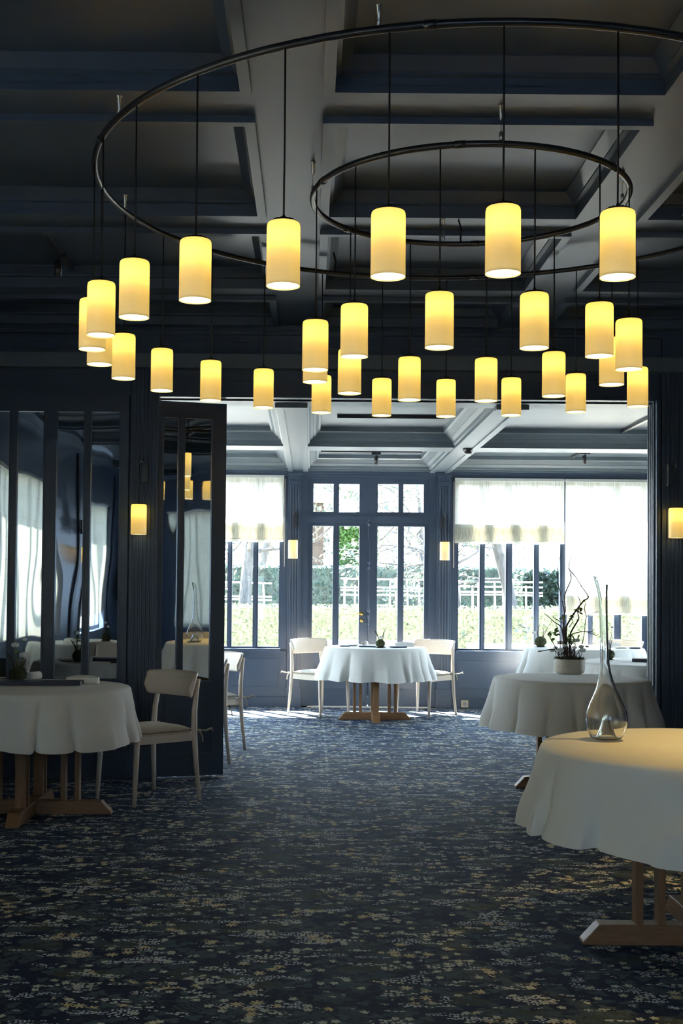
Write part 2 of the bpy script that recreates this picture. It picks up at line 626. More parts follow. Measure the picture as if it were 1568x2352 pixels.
def dup(root, loc, rz, label, group=None):
    def cp(o, par):
        c = o.copy()
        COL.objects.link(c)
        if par is not None:
            c.parent = par
        for ch in kids[o.name]:
            cp(ch, c)
        return c
    kids = {}
    for o in bpy.data.objects:
        kids.setdefault(o.name, [])
        if o.parent:
            kids.setdefault(o.parent.name, []).append(o)
    r = cp(root, None)
    r.location = loc
    r.rotation_euler = (0, 0, rz)
    r['label'] = label
    if group:
        r['group'] = group
    return r


def cells(u0, u1, w0, w1, holes):
    """rectangle minus holes, as a list of rectangles"""
    us = sorted({u0, u1} | {h[0] for h in holes} | {h[1] for h in holes})
    ws = sorted({w0, w1} | {h[2] for h in holes} | {h[3] for h in holes})
    us = [u for u in us if u0 <= u <= u1]
    ws = [w for w in ws if w0 <= w <= w1]
    out = []
    for j in range(len(ws) - 1):
        run = None
        for i in range(len(us) - 1):
            cu, cw = (us[i] + us[i + 1]) / 2, (ws[j] + ws[j + 1]) / 2
            inside = any(h[0] < cu < h[1] and h[2] < cw < h[3] for h in holes)
            if inside:
                if run:
                    out.append(run)
                run = None
            else:
                run = (run[0] if run else us[i], us[i + 1], ws[j], ws[j + 1])
        if run:
            out.append(run)
    return out


def panel_frame(mb, x0, x1, z0, z1, y, w=0.018, d=0.012):
    """moulding frame on a wall that faces -Y at plane y"""
    for (a, b, c, e) in ((x0, x1, z1 - w, z1), (x0, x1, z0, z0 + w), (x0, x0 + w, z0 + w, z1 - w), (x1 - w, x1, z0 + w, z1 - w)):
        mb.box(a, b, y - d, y, c, e)


# ------------------------------------------------------------------ the setting
FW = 8.65      # plane of the wall with the opening
BWY = 13.95    # plane of the far window wall
LX, RX, NY = -3.20, 4.60, -4.6
CZ, BZ = 3.19, 2.68

mb = MB()
mb.box(LX - 0.3, 5.6, NY - 0.3, 14.25, -0.12, 0.0)
fl = struct('floor', mb, CARPET, 'navy carpet patterned with pale flowers and leaves', 'floor')


def coffered(name, x0, x1, y0, y1, z, holes, prof, rim, label, top, mat=None):
    mb = MB()
    for (a, b, c, d) in cells(x0, x1, y0, y1, holes):
        mb.add([(a, c, z), (b, c, z), (b, d, z), (a, d, z)], [(0, 3, 2, 1)])
    for (a, b, c, d) in holes:
        rings = [(0, 0)] + prof
        vs = []
        for ins, dz in rings:
            vs += [(a + ins, c + ins, z + dz), (b - ins, c + ins, z + dz), (b - ins, d - ins, z + dz), (a + ins, d - ins, z + dz)]
        fs = []
        for j in range(len(rings) - 1):
            for i in range(4):
                k = (i + 1) % 4
                fs.append((j * 4 + i, j * 4 + k, (j + 1) * 4 + k, (j + 1) * 4 + i))
        m = len(rings) - 1
        fs.append((m * 4, m * 4 + 3, m * 4 + 2, m * 4 + 1))
        mb.add(vs, fs)
        if rim:
            w, h = rim
            for (p, q, r, s_) in ((a - w, b + w, c - w, c), (a - w, b + w, d, d + w), (a - w, a, c, d), (b, b + w, c, d)):
                mb.box(p, q, r, s_, z - h, z + 0.002)
    mb.box(x0 - 0.2, x1 + 0.2, y0 - 0.2, y1 + 0.2, top, top + 0.1)
    return struct(name, mb, mat or PAINT_C, label, 'ceiling')


hx = [(-2.95, -0.275), (0.075, 1.285), (1.635, 4.3)]
hy = [(-3.6, -1.6), (-1.25, 1.35), (1.65, 2.9), (3.2, 4.46), (4.80, 5.97), (6.31, 7.42), (7.76, 8.45)]
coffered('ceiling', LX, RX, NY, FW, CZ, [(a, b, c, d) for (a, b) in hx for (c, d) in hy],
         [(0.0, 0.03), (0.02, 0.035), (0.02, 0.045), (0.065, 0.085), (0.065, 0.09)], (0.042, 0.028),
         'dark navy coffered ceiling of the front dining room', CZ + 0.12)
hx2 = [(-3.0, -0.265), (-0.035, 1.345), (1.565, 5.0)]
hy2 = [(9.0, 11.52), (11.86, 13.86)]
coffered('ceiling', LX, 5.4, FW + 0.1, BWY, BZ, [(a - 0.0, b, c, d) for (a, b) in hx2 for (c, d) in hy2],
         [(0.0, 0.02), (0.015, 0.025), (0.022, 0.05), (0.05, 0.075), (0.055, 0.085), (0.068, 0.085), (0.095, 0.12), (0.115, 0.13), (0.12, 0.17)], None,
         'coffered ceiling of the bright rear dining room', BZ + 0.2, PAINT_C_LIT)

# raised boards along the rear beams and dark end blocks
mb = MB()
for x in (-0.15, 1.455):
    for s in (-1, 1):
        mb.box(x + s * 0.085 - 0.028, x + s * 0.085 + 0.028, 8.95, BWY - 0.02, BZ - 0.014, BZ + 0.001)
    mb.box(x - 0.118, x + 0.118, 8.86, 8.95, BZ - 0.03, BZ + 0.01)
struct('trim_1', mb, PAINT_C_LIT, 'boards along the rear ceiling beams', 'trim')

# front wall with opening (x -1.07 .. 2.40)
mb = MB()
mb.box(LX, -1.08, FW, FW + 0.12, 0, CZ + 0.1)
mb.box(-1.08, 2.43, FW, FW + 0.19, 2.69, CZ + 0.1)
mb.box(2.43, 5.3, FW, FW + 0.19, 0, CZ + 0.1)
# frieze panels
panel_frame(mb, -3.0, -1.36, 2.84, 3.04, FW, 0.02, 0.015)
panel_frame(mb, -1.04, -0.38, 2.80, 3.10, FW, 0.02, 0.015)
panel_frame(mb, -0.97, -0.45, 2.86, 3.04, FW, 0.012, 0.01)
for a in (-0.15, 0.62, 1.38):
    panel_frame(mb, a, a + 0.66, 2.82, 3.06, FW, 0.018, 0.012)
mb.box(LX, -1.28, FW - 0.02, FW, 3.10, 3.125)
mb.box(LX, -1.28, FW - 0.03, FW, 2.69, 2.72)
mb.box(LX, 5.3, FW - 0.06, FW, 3.155, CZ)
mb.box(LX, 5.3, FW - 0.035, FW, 3.13, 3.155)
struct('wall_opening', mb, PAINT, 'dark navy panelled wall around the wide opening', 'wall')


def pilaster(name, xc, w, y, z0, z1, label, flutes=5, cap=True, depth=0.035, base_h=0.22):
    mb = MB()
    mb.box(xc - w / 2, xc + w / 2, y - depth, y + 0.001, z0, z1)
    mb.box(xc - w / 2 - 0.012, xc + w / 2 + 0.012, y - depth - 0.014, y, z0, z0 + base_h)
    fw = w * 0.82 / flutes
    for i in range(flutes):
        x = xc - w * 0.41 + (i + 0.5) * fw
        mb.box(x - fw * 0.30, x + fw * 0.30, y - depth - 0.010, y - depth + 0.001, z0 + base_h + 0.10, z1 - 0.14)
    if cap:
        mb.box(xc - w / 2 + 0.015, xc + w / 2 - 0.015, y - depth - 0.018, y - depth, z1 - 0.10, z1 - 0.085)
        mb.box(xc - w / 2 - 0.01, xc + w / 2 + 0.01, y - depth - 0.02, y, z1 - 0.03, z1)
    return struct(name, mb, PAINT, label, 'pilaster', bevel=0.003)


pilaster('trim_2', -1.175, 0.20, FW, 0, 3.13, 'fluted navy pilaster left of the opening', 6, False)
pilaster('trim_3', 2.615, 0.30, FW, 0, 3.13, 'fluted navy pilaster right of the opening', 8, False)
mb = MB()
for i, x in enumerate((0.03, 0.075, 0.12, 0.165)):
    mb.box(2.42, 2.431, FW + x - 0.012, FW + x + 0.012, 0, 2.69)
mb.box(2.43, 2.455, FW - 0.03, FW, 0, 2.69)
struct('trim_4', mb, PAINT, 'moulded reveal on the right side of the opening', 'trim')
pilaster('trim_5', -0.183, 0.15, BWY, 0, 2.66, 'fluted navy pilaster left of the glazed door', 4, True)
pilaster('trim_6', 1.512, 0.155, BWY, 0, 2.66, 'fluted navy pilaster right of the glazed door', 4, True)

# mirrored leaves left of the opening


def mirror_leaf(name, x0, x1, panes, z0, zp0, zp1, z1, y, label, rot=0.0, piv=None, thick=0.045):
    root = thing(name, label, 'mirrored door', (piv[0] if piv else x0, piv[1] if piv else y, 0), rot)
    root['kind'] = 'structure'
    ox, oy = (piv if piv else (x0, y))
    mb = MB()
    for (a, b, c, d) in cells(x0, x1, z0, z1, [(p[0], p[1], zp0, zp1) for p in panes]):
        mb.box(a - ox, b - ox, y - oy, y - oy + thick, c, d)
    # beads beside each pane and a raised lower panel
    for p in panes:
        panel_frame(mb, p[0] - ox - 0.012, p[1] - ox + 0.012, zp0 - 0.012, zp1 + 0.012, y - oy, 0.012, 0.008)
    panel_frame(mb, x0 - ox + 0.07, x1 - ox - 0.07, 0.16, zp0 - 0.12, y - oy, 0.014, 0.008)
    mb.build('door_frame', PAINT, root)
    for p in panes:
        q = MB()
        q.add([(p[0] - ox, y - oy + 0.015, zp0), (p[1] - ox, y - oy + 0.015, zp0), (p[1] - ox, y - oy + 0.015, zp1), (p[0] - ox, y - oy + 0.015, zp1)], [(0, 1, 2, 3)])
        q.box(p[0] - ox, p[1] - ox, y - oy + 0.016, y - oy + 0.022, zp0, zp1)
        q.build('mirror_pane', MIRROR, root)
    return root


MY = FW - 0.05
mirror_leaf('door_1', -1.835, -1.285, [(-1.789, -1.598), (-1.548, -1.348)], 0.0, 0.70, 2.57, 2.69, MY,
            'navy door with two tall wavy mirror panes, beside the left pilaster')
mirror_leaf('door_2', -2.39, -1.835, [(-2.315, -2.121), (-2.066, -1.881)], 0.0, 0.70, 2.57, 2.69, MY,
            'navy mirrored door at the left edge, behind the left table')
mirror_leaf('door_3', -2.95, -2.39, [(-2.88, -2.68), (-2.63, -2.44)], 0.0, 0.70, 2.57, 2.69, MY,
            'navy mirrored door nearest the left corner of the room')
mirror_leaf('door_4', -1.075, -0.585, [(-1.035, -0.933), (-0.885, -0.69)], 0.012, 0.68, 2.545, 2.66, 8.64,
            'folded navy mirrored door leaf standing in the opening, behind the pale chair', 0.283, (-1.075, 8.62))

# left wall with windows


def side_wall(name, x, outward, y0, y1, z1, holes, label):
    mb = MB()
    a, b = (x - 0.25, x) if outward < 0 else (x, x + 0.25)
    for (c, d, e, f) in cells(y0, y1, 0, z1, holes):
        mb.box(a, b, c, d, e, f)
    s = -outward
    for (c, d, e, f) in holes:
        for (p, q, r, t) in ((c - 0.08, d + 0.08, f, f + 0.07), (c - 0.08, d + 0.08, e - 0.07, e), (c - 0.08, c, e, f), (d, d + 0.08, e, f)):
            mb.box(min(x, x + s * 0.03), max(x, x + s * 0.03), p, q, r, t)
    return struct(name, mb, PAINT, label, 'wall')


side_wall('wall_left', LX, -1, NY, FW, CZ + 0.1, [(2.0, 4.9, 0.75, 2.6), (-2.3, -0.1, 0.66, 2.6)], 'navy wall on the left with tall windows')
side_wall('wall_left', LX, -1, FW, 14.2, CZ + 0.1, [(9.6, 11.2, 0.66, 2.58), (11.7, 13.3, 0.66, 2.58)], 'navy left wall of the rear dining room')
side_wall('wall_right', RX, 1, NY, FW, CZ + 0.1, [(-2.8, 0.2, 0.66, 2.6)], 'navy wall on the right with one window')
side_wall('wall_right', 5.3, 1, FW, 14.2, CZ + 0.1, [(9.6, 11.2, 0.66, 2.58), (11.7, 13.3, 0.66, 2.58)], 'navy right wall of the rear dining room')
mb = MB()
for (a, b, c, d) in cells(LX - 0.25, RX + 0.25, 0, CZ + 0.1, [(-2.2, 0.2, 0.7, 2.6), (0.7, 3.1, 0.7, 2.6)]):  # both window openings added to bring fill light from behind the camera
    mb.box(a, b, NY - 0.25, NY, c, d)
mb.box(RX + 0.25, 5.3, FW, FW + 0.19, 0, CZ + 0.1)
struct('wall_front', mb, PAINT, 'navy wall behind the viewer with two unseen windows added for fill light', 'wall')
# fluted strips on the left wall, seen in the mirrors
mb = MB()
for yc in (0.9, 5.6, 7.4, -3.0):
    mb.box(LX, LX + 0.035, yc - 0.14, yc + 0.14, 0, 3.1)
    for i in range(6):
        y = yc - 0.105 + i * 0.042
        mb.box(LX + 0.034, LX + 0.046, y - 0.012, y + 0.012, 0.3, 2.9)
struct('trim_7', mb, PAINT, 'fluted navy strips between the left windows', 'trim')


def side_window(name, x, y0, y1, z0, z1, n, label, outward):
    root = thing(name, label, 'window', (x + outward * 0.12, (y0 + y1) / 2, z0))
    root['kind'] = 'structure'
    w = (y1 - y0) / 2
    mb = MB()
    h = z1 - z0
    mb.box(-0.03, 0.03, -w, w, 0, 0.06)
    mb.box(-0.03, 0.03, -w, w, h - 0.06, h)
    for i in range(n + 1):
        y = -w + 2 * w * i / n
        mb.box(-0.03, 0.03, y - 0.03, y + 0.03, 0.06, h - 0.06)
    mb.build('window_frame', PAINT, root)
    q = MB()
    q.add([(0, -w, 0), (0, w, 0), (0, w, h), (0, -w, h)], [(0, 1, 2, 3)])
    q.build('pane', PANE, root)
    return root


side_window('window_1', LX, 2.0, 4.9, 0.75, 2.6, 5, 'tall window in the left wall, seen in the mirrors', -1)
side_window('window_2', LX, -2.3, -0.1, 0.66, 2.6, 4, 'second window in the left wall', -1)
side_window('window_3', RX, -2.8, 0.2, 0.66, 2.6, 5, 'window in the right wall', 1)
side_window('window_4', LX, 9.6, 11.2, 0.66, 2.58, 3, 'left window of the rear room', -1)
side_window('window_5', LX, 11.7, 13.3, 0.66, 2.58, 3, 'left window of the rear room near the corner', -1)
side_window('window_6', 5.3, 9.6, 11.2, 0.66, 2.58, 3, 'right window of the rear room', 1)
side_window('window_7', 5.3, 11.7, 13.3, 0.66, 2.58, 3, 'right window of the rear room near the corner', 1)

# far wall
mb = MB()
holes = [(-2.12, -0.345, 0.66, 2.60), (-0.03, 1.345, 0.0, 2.60), (1.655, 5.12, 0.655, 2.595)]
for (a, b, c, d) in cells(LX, 5.3, 0, BZ + 0.3, holes):
    mb.box(a, b, BWY, BWY + 0.25, c, d)
# cornice steps
mb.box(LX, 5.3, BWY - 0.05, BWY, 2.655, BZ)
mb.box(LX, 5.3, BWY - 0.025, BWY, 2.622, 2.655)
# dado panels and rail
for (a, b) in ((-2.1, -1.15), (-1.05, -0.36), (1.665, 2.75), (2.87, 3.95), (4.05, 5.05)):
    panel_frame(mb, a, b, 0.217, 0.54, BWY, 0.014, 0.010)
for (a, b) in ((LX, -0.27), (1.60, 5.3)):
    mb.box(a, b, BWY - 0.05, BWY, 0.60, 0.632)
    mb.box(a, b, BWY - 0.018, BWY, 0.575, 0.60)
struct('wall_back', mb, PAINT, 'navy far wall with windows and a glazed double door', 'wall')
mb = MB()
for (a, b) in ((LX, -0.27), (1.60, 5.3)):
    mb.box(a, b, BWY - 0.022, BWY, 0, 0.10)
    mb.box(a, b, BWY - 0.03, BWY, 0.10, 0.115)
struct('baseboard_back', mb, PAINT, 'navy baseboard under the far windows', 'baseboard')
mb = MB()
mb.box(-0.09, 1.41, BWY + 0.0, BWY + 0.26, 0.0, 0.014)
struct('trim_8', mb, STONE, 'pale threshold of the glazed door', 'threshold')


def far_window(name, x0, x1, z0, z1, panes, label, sill=True):
    """panes: x intervals of glass"""
    root = thing(name, label, 'window', ((x0 + x1) / 2, BWY + 0.06, z0))
    root['kind'] = 'structure'
    ox, oy, oz = root.location
    mb = MB()
    for (a, b, c, d) in cells(x0, x1, z0, z1, [(p[0], p[1], z0 + 0.02, z1 - 0.05) for p in panes]):
        mb.box(a - ox, b - ox, -0.03, 0.03, c - oz, d - oz)
    for p in panes[:-1]:
        i = panes.index(p)
        m = (p[1] + panes[i + 1][0]) / 2
        w = panes[i + 1][0] - p[1]
        mb.box(m - ox - w * 0.22, m - ox + w * 0.22, -0.045, -0.03, 0.02, z1 - oz - 0.05)
    mb.build('window_frame', PAINT, root)
    q = MB()
    q.add([(x0 - ox, 0, 0), (x1 - ox, 0, 0), (x1 - ox, 0, z1 - oz), (x0 - ox, 0, z1 - oz)], [(0, 1, 2, 3)])
    q.build('pane', PANE, root)
    if sill:
        s = MB()
        s.box(x0 - ox - 0.01, x1 - ox + 0.01, -0.14, -0.03, -0.03, 0.0)
        s.build('window_sill', PAINT, root)
    return root


far_window('window_8', -2.12, -0.345, 0.66, 2.60, [(-2.07, -1.83), (-1.77, -1.53), (-1.46, -1.22), (-1.16, -0.945), (-0.892, -0.653), (-0.594, -0.357)],
           'window left of the glazed door, under a short blind')
far_window('window_9', 1.655, 5.12, 0.655, 2.595,
           [(1.684, 1.926), (1.985, 2.222), (2.296, 2.543), (2.603, 2.84), (2.919, 3.161), (3.215, 3.457), (3.536, 3.774), (3.838, 4.07), (4.14, 4.38), (4.44, 4.68), (4.76, 5.0)],
           'wide window right of the glazed door with slim mullions')

# glazed double door
DR = thing('door_5', 'navy double door glazed with tall panes and a transom', 'door', (0.66, BWY + 0.05, 0))
DR['kind'] = 'structure'
mb = MB()
gl_ = [(0.027, 0.255, 2.218, 2.54), (0.32, 0.55, 2.218, 2.54), (0.761, 0.994, 2.222, 2.543), (1.052, 1.283, 2.222, 2.543)]
for (a, b, c, d) in cells(-0.03, 1.345, 2.10, 2.60, gl_):
    mb.box(a - 0.66, b - 0.66, -0.03, 0.03, c, d)
mb.box(-0.69, 0.685, -0.05, -0.03, 2.10, 2.175)
mb.build('transom_frame', PAINT, DR)
for k, (x0, x1, ps) in enumerate((((-0.03), 0.655, [(0.021, 0.254), (0.325, 0.552)]), (0.665, 1.345, [(0.759, 0.992), (1.061, 1.293)]))):
    lf = MB()
    for (a, b, c, d) in cells(x0, x1, 0.016, 2.10, [(p[0], p[1], 0.70, 2.058) for p in ps]):
        lf.box(a - 0.66, b - 0.66, -0.025, 0.025, c, d)
    for p in ps:
        panel_frame(lf, p[0] - 0.66 - 0.012, p[1] - 0.66 + 0.012, 0.688, 2.07, -0.025, 0.012, 0.008)
    panel_frame(lf, x0 - 0.66 + 0.07, x1 - 0.66 - 0.09, 0.20, 0.58, -0.025, 0.014, 0.01)
    L = lf.build('door_leaf', PAINT, DR)
    if k == 0:
        h = MB()
        h.lathe([(0.024, -0.004), (0.024, 0.004), (0.010, 0.006)], 16, (0, 0, 0), True, True)
        h.tube([(0, 0, 0), (0, 0, 0.045), (-0.01, 0, 0.052), (-0.10, 0, 0.052)], 0.008, 8)
        o = h.build('door_handle', BRASS, L, (-0.075, -0.03, 1.062))
        o.rotation_euler = (PI / 2, 0, 0)
        tag(o, 'brass lever handle')
        h = MB()
        h.lathe([(0.022, -0.004), (0.022, 0.004), (0.012, 0.006)], 16, (0, 0, 0), True, True)
        h.box(-0.003, 0.003, -0.012, 0.004, 0.006, 0.0075)
        o = h.build('lock_plate', BRASS, L, (-0.073, -0.03, 0.982))
        o.rotation_euler = (PI / 2, 0, 0)
        tag(o, 'round brass lock plate')
q = MB()
q.box(-0.02, 0.02, -0.05, -0.025, 0.03, 2.10)
q.build('cover_strip', PAINT, DR)
q = MB()
q.tube([(0, -0.065, 0.10), (0, -0.065, 2.15)], 0.008, 8)
for z in (0.12, 0.95, 1.03, 1.10, 1.58, 1.64, 2.08, 2.13):
    q.lathe([(0.010, -0.02), (0.018, -0.012), (0.013, 0), (0.018, 0.012), (0.010, 0.02)], 10, (0, -0.065, z))
q.box(-0.016, 0.016, -0.06, -0.05, 0.98, 1.10)
q.tube([(0, -0.075, 1.06), (0, -0.095, 1.04), (0.006, -0.1, 0.98)], [0.008, 0.009, 0.006], 8)
q.build('bolt_rod', PAINT, DR)
q = MB()
q.add([(-0.69, 0, 0.69), (0.685, 0, 0.69), (0.685, 0, 2.58), (-0.69, 0, 2.58)], [(0, 1, 2, 3)])
q.build('pane', PANE, DR)


# ------------------------------------------------------------------ roman blinds
def blind(x0, x1, z0, z1, label, y=BWY - 0.035, axis='x', at=0.0, short=True, mat=None):
    mat = mat or BLIND
    w = x1 - x0
    root = thing('roman_blind', label, 'blind', ((x0 + x1) / 2 if axis == 'x' else at, y if axis == 'x' else (x0 + x1) / 2, z1),
                 0 if axis == 'x' else PI / 2, 'sheer linen roman blinds')
    mb = MB()
    nx, nz = 40, 30
    vs = []
    H = z1 - z0
    for j in range(nz + 1):
        for i in range(nx + 1):
            u = i / nx
            t = j / nz
            yy = 0.006 * math.sin(u * 9 + 1) * t + 0.003 * math.sin(u * 23 + t * 4)
            sag = -0.012 * math.sin(u * PI * 2.0) ** 2 * t
            vs.append((-w / 2 + w * u, yy, -H * t + sag * 0.5))
    fs = [(j * (nx + 1) + i, j * (nx + 1) + i + 1, (j + 1) * (nx + 1) + i + 1, (j + 1) * (nx + 1) + i) for j in range(nz) for i in range(nx)]
    mb.add(vs, fs, True)
    mb.build('blind_fabric', mat, root)
    if short:
        f2 = MB()
        fold = [(0.005, -H + 0.19), (-0.012, -H + 0.18), (-0.018, -H + 0.02), (-0.012, -H), (0.004, -H + 0.005)]
        for k, off in enumerate((0.0, 0.012)):
            vs = []
            for (yy, zz) in fold:
                for i in range(nx + 1):
                    u = i / nx
                    vs.append((-w / 2 + w * u, yy - off + 0.003 * math.sin(u * 20), zz + off * 2.2 - 0.006 * math.sin(u * PI * 2) ** 2))
            m_ = nx + 1
            f2.add(vs, [(j * m_ + i, j * m_ + i + 1, (j + 1) * m_ + i + 1, (j + 1) * m_ + i) for j in range(len(fold) - 1) for i in range(nx)], True)
        f2.build('gathered_fold', BLIND, root)
    hr = MB()
    hr.box(-w / 2, w / 2, -0.01, 0.03, -0.01, 0.02)
    hr.build('head_rail', CLOTH, root)
    if short and axis == 'x':
        cd = MB()
        x = -w / 2 - 0.012 if x0 > 1 and x0 < 2 else w / 2 + 0.012
        cd.tube([(x, -0.01, -0.02), (x, -0.012, -H - 0.28)], 0.0035, 6)
        cd.build('pull_cord', BEECH, root)
    return root


blind(-1.30, -0.308, 1.87, 2.608, 'short sheer blind over the window left of the glazed door')
blind(1.632, 2.872, 1.873, 2.594, 'half-raised sheer blind, directly right of the glazed door')
blind(2.887, 4.13, 1.075, 2.593, 'sheer blind lowered furthest, at the right end of the window wall', short=True)
blind(4.145, 5.12, 1.075, 2.593, 'sheer blind in the hidden right corner of the window wall', short=True)
blind(-2.14, -1.325, 1.87, 2.608, 'sheer blind hidden behind the folded door leaf')
blind(1.99, 4.91, 0.74, 2.59, 'long linen blind on the left wall, reflected in the mirrors', axis='y', at=LX - 0.02, short=False, mat=BLIND_D)
blind(-2.31, -0.09, 0.9, 2.59, 'half-lowered linen blind on the left wall, reflected in the mirrors', axis='y', at=LX - 0.02, short=False, mat=BLIND_D)
blind(-2.81, 0.21, 0.65, 2.59, 'linen blind on the right wall window', axis='y', at=RX + 0.02, short=False, mat=BLIND_D)
blind(9.62, 11.18, 1.6, 2.57, 'linen blind on the left wall of the rear room', axis='y', at=LX - 0.02, short=False)
blind(11.72, 13.28, 1.6, 2.57, 'linen blind in the left corner of the rear room', axis='y', at=LX - 0.02, short=False)
blind(9.62, 11.18, 1.6, 2.57, 'linen blind on the right wall of the rear room', axis='y', at=5.32, short=False)
blind(11.72, 13.28, 1.6, 2.57, 'linen blind in the right corner of the rear room', axis='y', at=5.32, short=False)

BLIND_FILL = blind_mat('fill_light_blind', (0.46, 0.54, 0.60), (0.66, 0.74, 0.82), 0.22, 0.0)  # tinted blue so the added rear windows give cool fill light
blind(-2.22, 0.22, 0.68, 2.6, 'blue-tinted blind added for fill light behind the viewer, on the left', y=NY - 0.02, short=False, mat=BLIND_FILL)
blind(0.68, 3.12, 0.68, 2.6, 'blue-tinted blind added for fill light behind the viewer, on the right', y=NY - 0.02, short=False, mat=BLIND_FILL)
# ------------------------------------------------------------------ chandelier rings
OC, OR, OZ = (0.634, 5.350), 1.573, 3.11
IC, IR, IZ = (0.675, 5.311), 0.680, 3.04


def ring(name, label, c, R, z, caps, feed):
    root = thing(name, label, 'chandelier', (c[0], c[1], z))
    mb = MB()
    n = 96
    mb.tube([(R * math.cos(2 * PI * i / n), R * math.sin(2 * PI * i / n), 0) for i in range(n)], 0.0135, 10, closed=True)
    mb.build('ring_tube', DARKM, root)
    for a in (20, 80, 140, 200, 260, 320):
        j = MB()
        t = math.radians(a)
        p = Vector((R * math.cos(t), R * math.sin(t), 0))
        d = Vector((-math.sin(t), math.cos(t), 0)) * 0.02
        j.tube([p - d, p + d], 0.0155, 10)
        j.build('ring_joint', DARKM, root)
    for a in caps:
        t = math.radians(a)
        x, y = R * math.cos(t), R * math.sin(t)
        h = CZ - z
        k = MB()
        k.lathe([(0.011, 0), (0.011, -0.004), (0.007, -0.006), (0.007, -0.05), (0.004, -0.056), (0.001, -0.06)], 12, (x, y, h), True, False)
        k.build('ceiling_cap', STEEL, root)
        k = MB()
        k.tube([(x, y, h - 0.05), (x, y, 0.012)], 0.0012, 5)
        k.lathe([(0.007, 0.0), (0.007, 0.035), (0.003, 0.04)], 8, (x, y, 0.008), True, True)
        k.build('suspension_cable', STEEL, root)
    t = math.radians(feed)
    x, y = R * math.cos(t), R * math.sin(t)
    k = MB()
    k.tube([(x, y, 0.0), (x, y, 0.03), (x + 0.004, y, 0.07), (x - 0.008, y + 0.01, 0.12), (x, y, CZ - z)], 0.0045, 6)
    k.build('power_cable', CORD, root)
    return root


ring('ring_chandelier', 'large dark ring hung under the ceiling, carrying the outer lamps', OC, OR, OZ, (-150.5, -106, -61, -16, 29, 74, 120.5, 165.5), 109)
ring('ring_chandelier', 'small dark ring hung inside the larger ring', IC, IR, IZ, (-177, -87, 3, 93), 86)


# ------------------------------------------------------------------ lamps
def shade_bm(h=0.207, r=0.055):
    mb = MB()
    prof = [(r, 0.0), (r * 0.995, h * 0.3), (r * 0.99, h - 0.012), (r * 0.955, h - 0.003), (r * 0.90, h), (0.012, h)]
    mb.lathe(prof, 36)
    return mb


def point(parent, z, power, col=(1.0, 0.69, 0.23), rad=0.018, loc=None):
    d = bpy.data.lights.new('bulb', 'POINT')
    d.energy = power
    d.color = col
    d.shadow_soft_size = rad
    o = bpy.data.objects.new('bulb', d)
    COL.objects.link(o)
    o.parent = parent
    o.location = loc if loc else (0, 0, z)
    return o


DIFFUSER, nt, out = new_mat('glowing_lamp_diffuser')
em = nt.nodes.new('ShaderNodeEmission')
em.inputs[0].default_value = (1.0, 0.83, 0.50, 1)
em.inputs[1].default_value = 4.0
nt.links.new(em.outputs[0], out.inputs[0])


def diffuser(root):
    mb = MB()
    mb.lathe([(0.0, 0.004), (0.0525, 0.004)], 32)
    o = mb.build('diffuser', DIFFUSER, root)
    return o



def pendant(loc, drop, label, group):
    """origin at the shade's lower rim; drop = height of the ring above it"""
    root = thing('pendant_lamp', label, 'pendant lamp', loc, random.uniform(0, 6), group)
    root.rotation_euler = (random.uniform(-0.012, 0.012), random.uniform(-0.012, 0.012), 0)
    root.rotation_euler = (0, 0, 0)
    shade_bm().build('lamp_shade', SHADE, root, solid=0)
    k = MB()
    k.lathe([(0.050, 0.0), (0.046, 0.004), (0.034, 0.006)], 24, (0, 0, 0.2065), True, True)
    for i in range(14):
        a = 2 * PI * i / 14
        k.ball((0.032 * math.cos(a), 0.032 * math.sin(a), 0.215), 0.0045, 6, 4)
    k.lathe([(0.034, 0.0), (0.034, 0.006), (0.008, 0.010), (0.004, 0.022)], 18, (0, 0, 0.211), False, True)
    k.build('lamp_cap', CORD, root)
    k = MB()
    k.tube([(0, 0, 0.23), (0.001, 0, 0.5), (0, 0, drop)], 0.0032, 6)
    k.build('cord', CORD, root)
    point(root, 0.155, LAMP_W)
    diffuser(root)
    return root


def ringpos(c, R, a):
    t = math.radians(a)
    return (c[0] + R * math.cos(t), c[1] + R * math.sin(t))


outer = [
    (-117.7, 'large pendant lamp at the left end of the big front row of four'),
    (-104.7, 'large pendant lamp in the big front row, second from the left'),
    (-91.7, 'large pendant lamp in the big front row, third from the left'),
    (-78.4, 'large pendant lamp nearest the right edge, over the small ring'),
    (-131.2, 'pendant lamp hanging between the cluster on the far left and the front row'),
    (-144.7, 'pendant lamp highest in the far left cluster, right of its two tall neighbours'),
    (-158.1, 'pendant lamp in front of two others in the cluster at the far left'),
    (-168.9, 'leftmost pendant lamp, half behind a nearer one'),
    (178.5, 'pendant lamp of which only the lower part shows in the left cluster'),
    (165.3, 'lowest pendant lamp at the right of the left cluster'),
    (151.6, 'pendant lamp hanging in front of the left wall pilaster'),
    (137.8, 'pendant lamp over the folded mirrored door leaf'),
    (124.8, 'small pendant lamp at the left end of the opening, alone between clusters'),
    (111.7, 'small rear pendant lamp peeking out beside the inner left lamps'),
    (98.8, 'small rear pendant lamp over the left half of the glazed door'),
    (85.5, 'small rear pendant lamp at the very middle of the opening'),
    (72.2, 'small rear pendant lamp over the dark end of the right ceiling beam'),
    (59.0, 'small rear pendant lamp half behind an inner lamp, over the right window'),
    (46.1, 'small rear pendant lamp at the right corner of the opening')]
a = 46.1
while a > -60:
    a -= 13.2
    if a > -72:
        outer.append((a, 'pendant lamp of the outer ring outside the right edge of the view'))
for ang, lab in outer:
    x, y = ringpos(OC, OR, ang)
    pendant((x, y, 2.320), OZ - 2.320, 'yellow ' + lab, 'lamps of the outer ring')
